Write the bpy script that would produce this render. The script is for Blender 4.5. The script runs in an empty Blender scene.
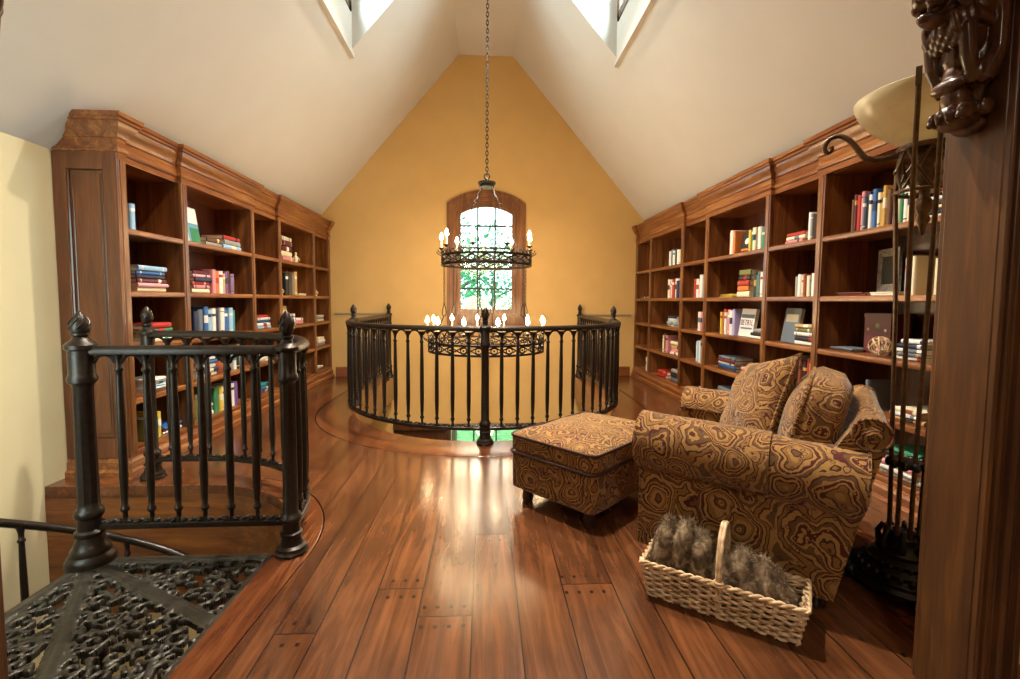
import bpy, bmesh, math, random
from mathutils import Vector, Matrix, noise
from mathutils.geometry import tessellate_polygon
random.seed(7)
PI = math.pi
SC = bpy.context.scene
COL = SC.collection
sin, cos = math.sin, math.cos

# ------------------------------------------------------------------ colours and materials
def lin(h):
    h = h.lstrip('#')
    r = []
    for i in (0, 2, 4):
        c = int(h[i:i+2], 16) / 255
        r.append(c / 12.92 if c <= .04045 else ((c + .055) / 1.055) ** 2.4)
    return (r[0], r[1], r[2], 1)

class NT:
    def __init__(s, name):
        s.m = bpy.data.materials.new(name); s.m.use_nodes = True
        s.t = s.m.node_tree; s.b = s.t.nodes['Principled BSDF']
        s.out = s.t.nodes['Material Output']
    def n(s, typ, **kw):
        d = s.t.nodes.new('ShaderNode' + typ)
        for k, v in kw.items(): setattr(d, k, v)
        return d
    def l(s, a, b): s.t.links.new(a, b)
    def coord(s, scale=(1, 1, 1), rot=(0, 0, 0), kind='Object'):
        c = s.n('TexCoord'); m = s.n('Mapping')
        m.inputs['Scale'].default_value = scale; m.inputs['Rotation'].default_value = rot
        s.l(c.outputs[kind], m.inputs['Vector']); return m.outputs['Vector']
    def noise(s, vec, scale, detail=4, dist=0, rough=.5):
        d = s.n('TexNoise'); d.inputs['Scale'].default_value = scale; d.inputs['Detail'].default_value = detail
        d.inputs['Distortion'].default_value = dist; d.inputs['Roughness'].default_value = rough
        s.l(vec, d.inputs['Vector']); return d
    def ramp(s, fac, stops, interp='LINEAR'):
        r = s.n('ValToRGB'); e = r.color_ramp.elements; r.color_ramp.interpolation = interp
        while len(e) < len(stops): e.new(.5)
        for i, (p, c) in enumerate(stops):
            e[i].position = p; e[i].color = c if len(c) == 4 else (*c, 1)
        s.l(fac, r.inputs['Fac']); return r.outputs['Color']
    def math(s, op, a, b=None, c=None):
        d = s.n('Math', operation=op)
        for i, v in enumerate((a, b, c)):
            if v is None: continue
            if isinstance(v, (int, float)): d.inputs[i].default_value = v
            else: s.l(v, d.inputs[i])
        return d.outputs[0]
    def mix(s, fac, a, b, blend='MIX'):
        d = s.n('Mix', data_type='RGBA', blend_type=blend)
        for i, v in ((0, fac), (6, a), (7, b)):
            if isinstance(v, (int, float)): d.inputs[i].default_value = v
            elif isinstance(v, tuple): d.inputs[i].default_value = v
            else: s.l(v, d.inputs[i])
        return d.outputs[2]
    def bump(s, h, strength=.3, dist=.01):
        d = s.n('Bump'); d.inputs['Strength'].default_value = strength; d.inputs['Distance'].default_value = dist
        s.l(h, d.inputs['Height']); s.l(d.outputs['Normal'], s.b.inputs['Normal'])
    def set(s, col=None, rough=None, metal=None, spec=None, coat=None):
        B = s.b.inputs
        if col is not None:
            if isinstance(col, tuple): B['Base Color'].default_value = col
            else: s.l(col, B['Base Color'])
        if rough is not None:
            if isinstance(rough, (int, float)): B['Roughness'].default_value = rough
            else: s.l(rough, B['Roughness'])
        if metal is not None: B['Metallic'].default_value = metal
        if spec is not None: B['Specular IOR Level'].default_value = spec
        if coat is not None: B['Coat Weight'].default_value = coat; B['Coat Roughness'].default_value = .15
        return s.m

def paint(name, c, var=.05, rough=.75):
    t = NT(name); v = t.coord()
    n = t.noise(v, 3.0, 4)
    c = lin(c)
    lo = tuple(x * (1 - var) for x in c[:3]); hi = tuple(min(1, x * (1 + var)) for x in c[:3])
    t.set(t.ramp(n.outputs['Fac'], [(.3, lo), (.7, hi)]), rough)
    n2 = t.noise(v, 90, 3); t.bump(n2.outputs['Fac'], .05, .003)
    return t.m

def wood(name, dark, mid, light, axis='Z', rough=.32, coat=.25, scale=1.0):
    t = NT(name)
    sc = {'X': (.7, 9, 9), 'Y': (9, .7, 9), 'Z': (9, 9, .7)}[axis]
    v = t.coord(tuple(x * scale for x in sc))
    n = t.noise(v, 2.2, 7, .5, .6)
    n2 = t.noise(v, 9, 5, .3)
    f = t.math('ADD', t.math('MULTIPLY', n.outputs['Fac'], .75), t.math('MULTIPLY', n2.outputs['Fac'], .25))
    c = t.ramp(f, [(.30, lin(dark)), (.5, lin(mid)), (.72, lin(light))])
    t.set(c, rough, coat=coat)
    t.bump(f, .05, .003)
    return t.m

def metal(name, c, rough=.4, met=.6, var=.3):
    t = NT(name); v = t.coord()
    n = t.noise(v, 40, 4)
    c = lin(c)
    t.set(t.ramp(n.outputs['Fac'], [(.35, tuple(x * (1 - var) for x in c[:3])), (.7, tuple(x * (1 + var) for x in c[:3]))]), rough, met)
    t.bump(n.outputs['Fac'], .08, .002)
    return t.m

def fabric(name, scale=7.0, seed=0.0):
    t = NT(name)
    c = t.n('TexCoord'); mp = t.n('Mapping'); t.l(c.outputs['Object'], mp.inputs['Vector'])
    mp.inputs['Location'].default_value = (seed, seed * .7, seed * .3)
    v = mp.outputs['Vector']
    w = t.noise(v, 5.5, 2)
    add = t.n('MixRGB', blend_type='ADD'); add.inputs[0].default_value = .16
    t.l(v, add.inputs[1]); t.l(w.outputs['Color'], add.inputs[2])
    vv = add.outputs[0]
    vo = t.n('TexVoronoi'); vo.inputs['Scale'].default_value = scale; vo.inputs['Randomness'].default_value = .75
    t.l(vv, vo.inputs['Vector'])
    d = vo.outputs['Distance']
    # scalloped outline: modulate by fine cells
    vs = t.n('TexVoronoi'); vs.inputs['Scale'].default_value = scale * 6
    t.l(v, vs.inputs['Vector'])
    dd = t.math('ADD', d, t.math('MULTIPLY', vs.outputs['Distance'], .05))
    TAN, GOLD, MAR, OLV, BRN, CRM = (lin(x) for x in ('#8f6c3c', '#7a562c', '#481a16', '#5a4022', '#3e2413', '#94703c'))
    rings = t.ramp(dd, [(0, MAR), (.05, CRM), (.10, OLV), (.16, MAR), (.19, TAN), (.27, GOLD), (.33, BRN), (.355, CRM), (.40, MAR), (.455, CRM), (.485, OLV), (.54, MAR), (.57, TAN), (.615, CRM), (.64, BRN), (.665, GOLD), (.735, MAR), (.76, TAN), (.83, OLV)], 'CONSTANT')
    # a chain of small beads along the maroon bands, and florets in the ground
    fl = t.n('TexVoronoi'); fl.inputs['Scale'].default_value = scale * 4.2; fl.inputs['Randomness'].default_value = .6
    t.l(vv, fl.inputs['Vector'])
    fm = t.ramp(fl.outputs['Distance'], [(0, (1, 1, 1)), (.14, (0, 0, 0)), (.24, (.9, .9, .9)), (.32, (0, 0, 0))], 'CONSTANT')
    msk = t.math('MULTIPLY', fm, t.ramp(dd, [(.0, (0, 0, 0)), (.16, (.9, .9, .9)), (.33, (0, 0, 0)), (.57, (.9, .9, .9))], 'CONSTANT'))
    bead = t.n('TexVoronoi'); bead.inputs['Scale'].default_value = scale * 11; t.l(vv, bead.inputs['Vector'])
    bm_ = t.math('MULTIPLY', t.math('LESS_THAN', bead.outputs['Distance'], .3), t.math('COMPARE', dd, .427, .026))
    fc = t.mix(t.ramp(vo.outputs['Color'], [(0, (0, 0, 0)), (.5, (1, 1, 1))], 'CONSTANT'), MAR, BRN)
    col = t.mix(bm_, t.mix(msk, rings, fc), TAN)
    # woven grain
    g = t.noise(v, 160, 2); col2 = t.mix(.35, col, t.ramp(g.outputs['Fac'], [(.3, (.25, .2, .13)), (.7, (.75, .66, .5))]), 'OVERLAY')
    t.set(col2, .85, spec=.2)
    t.b.inputs['Sheen Weight'].default_value = .15
    t.bump(g.outputs['Fac'], .25, .003)
    return t.m

M = {}
M['slope'] = paint('cream ceiling paint', '#c8c1b8', .02)
M['gold'] = paint('golden wall paint', '#c7a061', .035)
M['sidewall'] = paint('pale side wall paint', '#d2c49c', .03)  # golden wall paint made paler: daylight on it is put into the colour
M['wz'] = wood('mahogany upright grain', '#481d0b', '#70421f', '#9a6534', 'Z')
M['wy'] = wood('mahogany long grain', '#4c240f', '#7a4420', '#ab763e', 'Y')  # upright and long grain lightened: light on the case fronts is in the colour
M['wx'] = wood('mahogany cross grain', '#4c240f', '#75401b', '#9e622c', 'X')
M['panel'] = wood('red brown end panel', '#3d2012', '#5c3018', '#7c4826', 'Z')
M['back'] = wood('mahogany back panel', '#2c150b', '#481d0b', '#663319', 'Z', .4, .1)  # darkened: shade inside the bays is put into the colour
M['jamb'] = wood('dark stained jamb', '#3d2012', '#54351c', '#7a4a20', 'Z', .38, .15)
M['carve'] = wood('dark carved walnut', '#2c180e', '#4a2b1a', '#6a4426', 'Z', .28, .35, 2)
M['iron'] = metal('blackened cast iron', '#2c221a', .36, .5)
M['iron_grey'] = metal('worn grey cast iron', '#3a352c', .46, .5)
M['bronze'] = metal('aged bronze iron', '#543d28', .38, .6)
M['chain'] = metal('dark chandelier iron', '#2c221a', .4, .6)
M['base'] = metal('black lamp base', '#100c0a', .4, .3)
M['fab'] = fabric('paisley tapestry', 6.2)
M['fab2'] = fabric('paisley cushion tapestry', 7.5, 3.1)
M['welt'] = paint('maroon welt cord', '#3a1c14', .2, .8)
M['leg'] = wood('dark furniture leg', '#1c0d07', '#2c150b', '#3d2012', 'Z')
def wicker():
    t = NT('pale wicker cane'); v = t.coord((1, 1, 1)); n = t.noise(v, 35, 3)
    t.set(t.ramp(n.outputs['Fac'], [(.3, lin('#a07e58')), (.6, lin('#cfb088')), (.8, lin('#e0c8a4'))]), .55); return t.m
M['wicker'] = wicker()
def fur():
    t = NT('grey brown faux fur'); v = t.coord((1, 1, 1)); n = t.noise(v, 22, 4, 1.0)
    t.set(t.ramp(n.outputs['Fac'], [(.3, lin('#3a2d20')), (.5, lin('#6e5a44')), (.7, lin('#a08c70'))]), .9, spec=.15); return t.m
M['fur'] = fur()
def glasspane(name, tint=(1, 1, 1, 1)):
    t = NT(name); tr = t.n('BsdfTransparent'); gl = t.n('BsdfGlossy'); mx = t.n('MixShader')
    v = t.coord(); n = t.noise(v, 2, 2)
    t.l(t.ramp(n.outputs['Fac'], [(0, tuple(x * .97 for x in tint[:3])), (1, tint)]), tr.inputs['Color'])
    gl.inputs['Roughness'].default_value = .02; mx.inputs[0].default_value = .06
    t.l(tr.outputs[0], mx.inputs[1]); t.l(gl.outputs[0], mx.inputs[2]); t.l(mx.outputs[0], t.out.inputs['Surface'])
    return t.m
M['pane'] = glasspane('clear window glass', (.92, 1, .98, 1))
def alabaster():
    t = NT('amber alabaster glass'); v = t.coord(); n = t.noise(v, 6, 4, 1.5)
    c = t.ramp(n.outputs['Fac'], [(.3, lin('#d8cba5')), (.7, lin('#ece2c4'))])
    t.set(c, .25); t.b.inputs['Subsurface Weight'].default_value = .0
    tl = t.n('BsdfTranslucent'); t.l(c, tl.inputs['Color']); mx = t.n('MixShader'); mx.inputs[0].default_value = .3
    t.l(t.b.outputs[0], mx.inputs[1]); t.l(tl.outputs[0], mx.inputs[2]); t.l(mx.outputs[0], t.out.inputs['Surface'])
    return t.m
M['bowl'] = alabaster()
def emit(name, c, s):
    t = NT(name); v = t.coord(); n = t.noise(v, 30, 2); col = lin(c)
    t.l(t.ramp(n.outputs['Fac'], [(0, tuple(x * .95 for x in col[:3])), (1, col)]), t.b.inputs['Emission Color'])
    t.b.inputs['Emission Strength'].default_value = s; t.set(col, .3); return t.m
M['bulb'] = emit('candle bulb glow', '#ffdca8', 90)
M['can'] = emit('recessed lamp glow', '#ffdcae', 14)  # glow of the added, unseen fill lamps
M['candle'] = paint('ivory candle sleeve', '#e8d8b0', .04, .5)
M['page'] = paint('paper pages', '#d8cbb0', .1, .85)
M['foil'] = paint('printed white', '#ded6c6', .06, .5)
M['trimgold'] = paint('grey tan rail paint', '#9a8a6c', .04)

def floor_mat(name, ring=False):
    t = NT(name)
    c = t.n('TexCoord'); sx = t.n('SeparateXYZ'); t.l(c.outputs['Object'], sx.inputs[0])
    X, Y = sx.outputs[0], sx.outputs[1]
    def vor(w, feat, rnd=.65):
        v = t.n('TexVoronoi', voronoi_dimensions='1D', feature=feat); v.inputs['Scale'].default_value = 1
        v.inputs['Randomness'].default_value = rnd; t.l(w, v.inputs['W']); return v
    wx = t.math('MULTIPLY', X, 1 / .178)
    pl = vor(wx, 'F1'); pe = vor(wx, 'DISTANCE_TO_EDGE')
    sr = t.n('SeparateColor'); t.l(pl.outputs['Color'], sr.inputs[0])
    wy = t.math('ADD', t.math('MULTIPLY', Y, 1 / 2.1), t.math('MULTIPLY', sr.outputs[0], 37.0))
    jl = vor(wy, 'F1', .5); je = vor(wy, 'DISTANCE_TO_EDGE', .5)
    sj = t.n('SeparateColor'); t.l(jl.outputs['Color'], sj.inputs[0])
    # grain, different on every board
    off = t.n('CombineXYZ'); t.l(t.math('MULTIPLY', sr.outputs[1], 9.0), off.inputs[0]); t.l(t.math('MULTIPLY', sj.outputs[0], 9.0), off.inputs[1])
    va = t.n('VectorMath', operation='ADD'); t.l(c.outputs['Object'], va.inputs[0]); t.l(off.outputs[0], va.inputs[1])
    mp = t.n('Mapping'); mp.inputs['Scale'].default_value = (7, .55, 7); t.l(va.outputs[0], mp.inputs['Vector'])
    n = t.noise(mp.outputs['Vector'], 2.4, 8, 1.3, .62)
    n2 = t.noise(va.outputs[0], 3.0, 3)
    f = t.math('ADD', t.math('MULTIPLY', n.outputs['Fac'], .7), t.math('MULTIPLY', n2.outputs['Fac'], .3))
    col = t.ramp(f, [(.26, lin('#2c150b')), (.48, lin('#54301a')), (.74, lin('#7a4a2a'))]) if not ring else t.ramp(f, [(.26, lin('#33180b')), (.48, lin('#5c3018')), (.74, lin('#84522d'))])
    tone = t.math('ADD', .72, t.math('MULTIPLY', sj.outputs[1], .5))
    hsv = t.n('HueSaturation'); t.l(col, hsv.inputs['Color']); t.l(tone, hsv.inputs['Value'])
    col = hsv.outputs[0]
    if not ring:
        seam = t.math('LESS_THAN', pe.outputs['Distance'], .016)
        jnt = t.math('LESS_THAN', je.outputs['Distance'], .0014)
        # pegs beside every board end
        b1 = t.math('COMPARE', je.outputs['Distance'], .026, .0042)
        fx = t.math('ABSOLUTE', t.math('SUBTRACT', t.math('FRACT', t.math('MULTIPLY', X, 1 / .052)), .5))
        peg = t.math('MULTIPLY', b1, t.math('LESS_THAN', fx, .13))
        dark = t.math('MAXIMUM', t.math('MAXIMUM', seam, jnt), peg)
        col = t.mix(t.math('MULTIPLY', dark, .85), col, lin('#170804'))
        h = t.math('SUBTRACT', f, t.math('MULTIPLY', dark, 2.0))
    else:
        h = f
    scr = t.noise(mp.outputs['Vector'], 1.5, 3, .5)
    t.set(col, t.ramp(scr.outputs['Fac'], [(.3, (.17, .17, .17)), (.7, (.24, .24, .24))]), coat=.2)
    t.bump(h, .06, .004)
    return t.m
M['floor'] = floor_mat('wide plank mahogany floor')
M['ring'] = floor_mat('border board', True)

# ------------------------------------------------------------------ mesh helpers
class MB:
    def __init__(s): s.b = bmesh.new(); s.mi = 0
    def face(s, vs):
        try:
            f = s.b.faces.new(vs); f.material_index = s.mi; f.smooth = True; return f
        except ValueError: return None
    def box(s, x0, y0, z0, x1, y1, z1, m=None):
        vs = [s.b.verts.new(Vector(p) if m is None else m @ Vector(p)) for p in
              ((x0, y0, z0), (x1, y0, z0), (x1, y1, z0), (x0, y1, z0), (x0, y0, z1), (x1, y0, z1), (x1, y1, z1), (x0, y1, z1))]
        for q in ((3, 2, 1, 0), (4, 5, 6, 7), (0, 1, 5, 4), (1, 2, 6, 5), (2, 3, 7, 6), (3, 0, 4, 7)): s.face([vs[i] for i in q])
        return s
    def loft(s, rings, closed=True, caps=True, loop=False):
        R = [[s.b.verts.new(p) for p in r] for r in rings]
        n = len(R[0]); m = len(R)
        for i in range(m if loop else m - 1):
            a, b = R[i], R[(i + 1) % m]
            for j in range(n if closed else n - 1):
                k = (j + 1) % n
                s.face([a[j], a[k], b[k], b[j]])
        if caps and closed and not loop:
            s.face(R[0][::-1]); s.face(R[-1])
        return s
    def lathe(s, prof, c=(0, 0, 0), n=12, axis='Z', m=None, flute=0, fl=(0, 0)):
        c = Vector(c); rings = []
        for (r, h) in prof:
            ring = []
            for k in range(n):
                a = 2 * PI * k / n; rr = max(r, .0004)
                if flute and fl[0] <= h <= fl[1] and k % 2: rr *= 1 - flute
                p = Vector((rr * cos(a), rr * sin(a), h))
                if axis == 'X': p = Vector((p.z, p.x, p.y))
                if axis == 'Y': p = Vector((p.y, p.z, p.x))
                if m is not None: p = m @ p
                ring.append(c + p)
            rings.append(ring)
        return s.loft(rings)
    def tube(s, pts, r, n=8, closed=False, flat=None):
        pts = [Vector(p) for p in pts]; m = len(pts); rings = []
        prev = None
        for i, p in enumerate(pts):
            if closed: t = pts[(i + 1) % m] - pts[i - 1]
            else: t = pts[min(i + 1, m - 1)] - pts[max(i - 1, 0)]
            if t.length < 1e-9: t = Vector((0, 0, 1))
            t.normalize()
            if prev is None:
                up = Vector((0, 0, 1)) if abs(t.z) < .9 else Vector((1, 0, 0))
                u = t.cross(up).normalized()
            else:
                u = (prev - t * prev.dot(t)).normalized()
            prev = u; w = t.cross(u)
            rr = r(i / max(1, m - 1)) if callable(r) else r
            ra, rb = (rr, rr) if flat is None else (rr * flat[0], rr * flat[1])
            rings.append([p + u * ra * cos(2 * PI * k / n) + w * rb * sin(2 * PI * k / n) for k in range(n)])
        return s.loft(rings, loop=closed)
    def sweep(s, path, prof, closed=False, out=1):
        """path: list of (x,y,z); prof: list of (d,h): d to the right of travel (horizontal), h up; mitred."""
        P = [Vector(p) for p in path]; m = len(P); rings = []
        for i, p in enumerate(P):
            def nrm(a, b):
                t = b - a; t.z = 0; t.normalize(); return Vector((t.y, -t.x, 0))
            if closed: n0, n1 = nrm(P[i - 1], p), nrm(p, P[(i + 1) % m])
            else:
                n0 = nrm(P[i - 1], p) if i else None; n1 = nrm(p, P[i + 1]) if i < m - 1 else None
                n0 = n0 or n1; n1 = n1 or n0
            b = (n0 + n1); b = b / max(.2, (1 + n0.dot(n1)))
            rings.append([p + b * d * out + Vector((0, 0, h)) for d, h in prof])
        return s.loft(rings, loop=closed)
    def ball(s, c, r, m=None, seg=12, ring=8):
        c = Vector(c); r = Vector(r) if not isinstance(r, (int, float)) else Vector((r, r, r))
        rings = []
        for i in range(ring + 1):
            th = PI * i / ring; st = max(sin(th), .002)
            rg = []
            for k in range(seg):
                a = 2 * PI * k / seg
                p = Vector((r.x * st * cos(a), r.y * st * sin(a), r.z * cos(th)))
                if m is not None: p = m @ p
                rg.append(c + p)
            rings.append(rg)
        return s.loft(rings[::-1])
    def plate(s, loops, f3, ext):
        """polygon with holes: loops of 2d points, f3 maps 2d->3d, ext = extrusion vector."""
        flat = [p for lp in loops for p in lp]
        tris = tessellate_polygon([[Vector((p[0], p[1], 0)) for p in lp] for lp in loops])
        ext = Vector(ext)
        A = [s.b.verts.new(f3(p)) for p in flat]; B = [s.b.verts.new(Vector(f3(p)) + ext) for p in flat]
        for t in tris:
            a = s.face([A[i] for i in t]); b = s.face([B[i] for i in reversed(t)])
        o = 0
        for lp in loops:
            k = len(lp)
            for i in range(k):
                j = (i + 1) % k; s.face([A[o + i], A[o + j], B[o + j], B[o + i]])
            o += k
        return s
    def build(s, name, mat, parent=None, smooth=35, bevel=0, loc=None, rot=None, weld=False):
        if weld: bmesh.ops.remove_doubles(s.b, verts=s.b.verts, dist=1e-5)
        bmesh.ops.recalc_face_normals(s.b, faces=s.b.faces)
        me = bpy.data.meshes.new(name)
        s.b.to_mesh(me); s.b.free()
        for x in (mat if isinstance(mat, (list, tuple)) else [mat]): me.materials.append(M[x] if isinstance(x, str) else x)
        if smooth is None:
            for p in me.polygons: p.use_smooth = False
        else:
            me.set_sharp_from_angle(angle=math.radians(smooth))
        o = bpy.data.objects.new(name, me); COL.objects.link(o)
        if parent is not None: o.parent = parent
        if loc is not None: o.location = loc
        if rot is not None: o.rotation_euler = rot
        if bevel:
            b = o.modifiers.new('bevel', 'BEVEL'); b.width = bevel; b.segments = 2; b.limit_method = 'ANGLE'; b.angle_limit = math.radians(40)
        return o

def tag(o, label=None, cat=None, group=None, kind=None):
    if label: o['label'] = label
    if cat: o['category'] = cat
    if group: o['group'] = group
    if kind: o['kind'] = kind
    return o
def thing(name, label, cat, loc=(0, 0, 0), rz=0, group=None):
    o = bpy.data.objects.new(name, None); COL.objects.link(o)
    o.location = loc; o.rotation_euler = (0, 0, rz); o.empty_display_size = .1
    return tag(o, label, cat, group)
def inst(o, parent, loc, rot=None, label=None):
    c = o.copy(); COL.objects.link(c); c.parent = parent; c.location = loc
    if rot is not None: c.rotation_euler = rot
    if label: c['label'] = label
    return c
def struct(o): o['kind'] = 'structure'; return o
def arc(c, r, a0, a1, n, z=0):
    return [(c[0] + r * cos(math.radians(a0 + (a1 - a0) * i / n)), c[1] + r * sin(math.radians(a0 + (a1 - a0) * i / n)), z) for i in range(n + 1)]
def resample(path, n):
    P = [Vector(p) for p in path]; L = [0]
    for a, b in zip(P, P[1:]): L.append(L[-1] + (b - a).length)
    out = []
    for i in range(n):
        d = L[-1] * i / (n - 1)
        for k in range(len(P) - 1):
            if d <= L[k + 1] + 1e-9:
                t = (d - L[k]) / max(1e-9, L[k + 1] - L[k]); out.append(P[k].lerp(P[k + 1], t)); break
    return out

# ------------------------------------------------------------------ dimensions (metres)
XW = 2.79; YB = 7.335; ZR = 4.92; XR = .412; SL = 1.165; ZK = 2.15
XC = 2.385; YN = 3.21; VR = 1.43; VC = (0.0, 5.33); RAILR = 1.485
PC = Vector((-1.80, 2.16, 0)); WR = .83
YJ0, YJ1, XJ = 1.20, 1.345, 1.38
def slope_z(x): return ZR - (abs(x) - XR) * SL

# ------------------------------------------------------------------ camera
f_px, pit, yaw, rol = 464.8, .0624, .0531, .0067
R0 = Vector((cos(yaw), -sin(yaw), 0)); F = Vector((sin(yaw) * cos(pit), cos(yaw) * cos(pit), -sin(pit)))
U0 = Vector((sin(yaw) * sin(pit), cos(yaw) * sin(pit), cos(pit)))
Rv = R0 * cos(rol) + U0 * sin(rol); Uv = -R0 * sin(rol) + U0 * cos(rol)
cam = bpy.data.cameras.new('camera'); co = bpy.data.objects.new('camera', cam); COL.objects.link(co)
mw = Matrix((Rv, Uv, -F)).transposed().to_4x4(); mw.translation = (0, 0, 1.2); co.matrix_world = mw
cam.sensor_width = 36; cam.lens = f_px / 1020 * 36; cam.shift_y = -10 / 1020; cam.clip_start = .02
SC.camera = co

# ------------------------------------------------------------------ room shell
# floor opening outlines
void_loop = arc(VC, VR, 180, 360, 40)
void_loop = [(VR, YB - .02, 0)] + [(-VR, YB - .02, 0)] + void_loop   # clockwise not needed
BR = 1.82
def well_outline(e):      # outline of the spiral stair well, widened by e
    r = WR + e
    pts = [(-XW + .001, 1.35)]
    pts += [(-1.005 + e * .8, 1.35), (-1.0 + e * .9, 1.75)]
    pts += [(p[0], p[1]) for p in arc((PC.x - .02, PC.y + .04), r, -8, 84, 26)]
    pts += [(-1.95, PC.y + .04 + r), (-XW + .001, PC.y + .04 + r)]
    return pts
def ring_outline(r):
    return [(p[0], p[1]) for p in arc(VC, r, 180, 360, 48)]
fl = MB()
outer = [(-XW, 1.35), (XW, 1.35), (XW, YB), (-XW, YB)]
# floor with well and void cut to the walls: one outline
well = well_outline(.17)
ring_o = ring_outline(BR)
outer = [(well[1][0], 1.0), (XW, 1.0), (XW, YB), (BR, YB)] + ring_o[::-1] + [(-BR, YB), (-XW, YB), (-XW, well[-1][1])] + well[::-1][1:-1]
fl.plate([outer], lambda p: Vector((p[0], p[1], 0)), (0, 0, -.3))
struct(fl.build('floor', 'floor', smooth=30))
# border boards around the two openings
rb = MB()
lo = ring_outline(BR - .008); li = ring_outline(VR)
rb.plate([[(BR - .008, YB)] + lo[::-1] + [(-BR + .008, YB), (-VR, YB)] + li + [(VR, YB)]], lambda p: Vector((p[0], p[1], .002)), (0, 0, -.36))
struct(rb.build('trim_1', 'ring', smooth=30, bevel=.006))
wb = MB(); wo = well_outline(.163); wi = well_outline(0)
wb.plate([[(wo[1][0], 1.0)] + wo[1:] + wi[::-1][:-1] + [(wi[1][0], 1.0)]], lambda p: Vector((p[0], p[1], .002)), (0, 0, -.085))
struct(wb.build('trim_2', 'ring', smooth=30, bevel=.006))
# curved wooden fascia under the stair-well edge, with a bead
fa = MB(); path = [(p[0], p[1], 0) for p in well_outline(.02)[1:]]
path = [(path[0][0], 1.0, 0)] + path
fa.sweep(path, [(.02, -.06), (-.02, -.06), (-.02, -.85), (.02, -.85)], out=-1)
fa.sweep(path, [(0, -.08), (-.034, -.08), (-.036, -.10), (-.02, -.115), (0, -.115)], out=-1)
struct(fa.build('trim_3', 'wx', smooth=30))
# lower storey floor
lf = MB().box(-XW - .3, .9, -3.1, XW + .3, YB, -3.0)
struct(lf.build('floor_lower', 'floor'))
# back wall with arched window opening and lower window
def arch(xc, hw, z0, zs, zt, n=16):
    # segmental arch
    rise = zt - zs; R = (hw * hw + rise * rise) / (2 * rise); zc = zt - R; a = math.asin(hw / R)
    pts = [(xc - hw, z0), (xc + hw, z0)]
    pts += [(xc + R * sin(a - 2 * a * i / n), zc + R * cos(a - 2 * a * i / n)) for i in range(n + 1)]
    return pts
WX = .012
hole = arch(WX, .47, .98, 2.585, 2.74)
bw = MB()
bw.plate([[(-XW - .14, -3.0), (XW + .14, -3.0), (XW + .14, ZK), (XR, ZR + .1), (-XR, ZR + .1), (-XW - .14, ZK)],
          hole, [(-1.45, -2.9), (1.45, -2.9), (1.45, -.76), (-1.45, -.76)]], lambda p: Vector((p[0], YB, p[1])), (0, .16, 0))
struct(bw.build('wall_back', 'gold', smooth=None))
for sgn, nm in ((-1, 'wall_left'), (1, 'wall_right')):
    w = MB().box(min(sgn * XW, sgn * (XW + .14)), .9, -3.0, max(sgn * XW, sgn * (XW + .14)), YB, ZK + .05)
    struct(w.build(nm, 'sidewall'))
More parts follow.
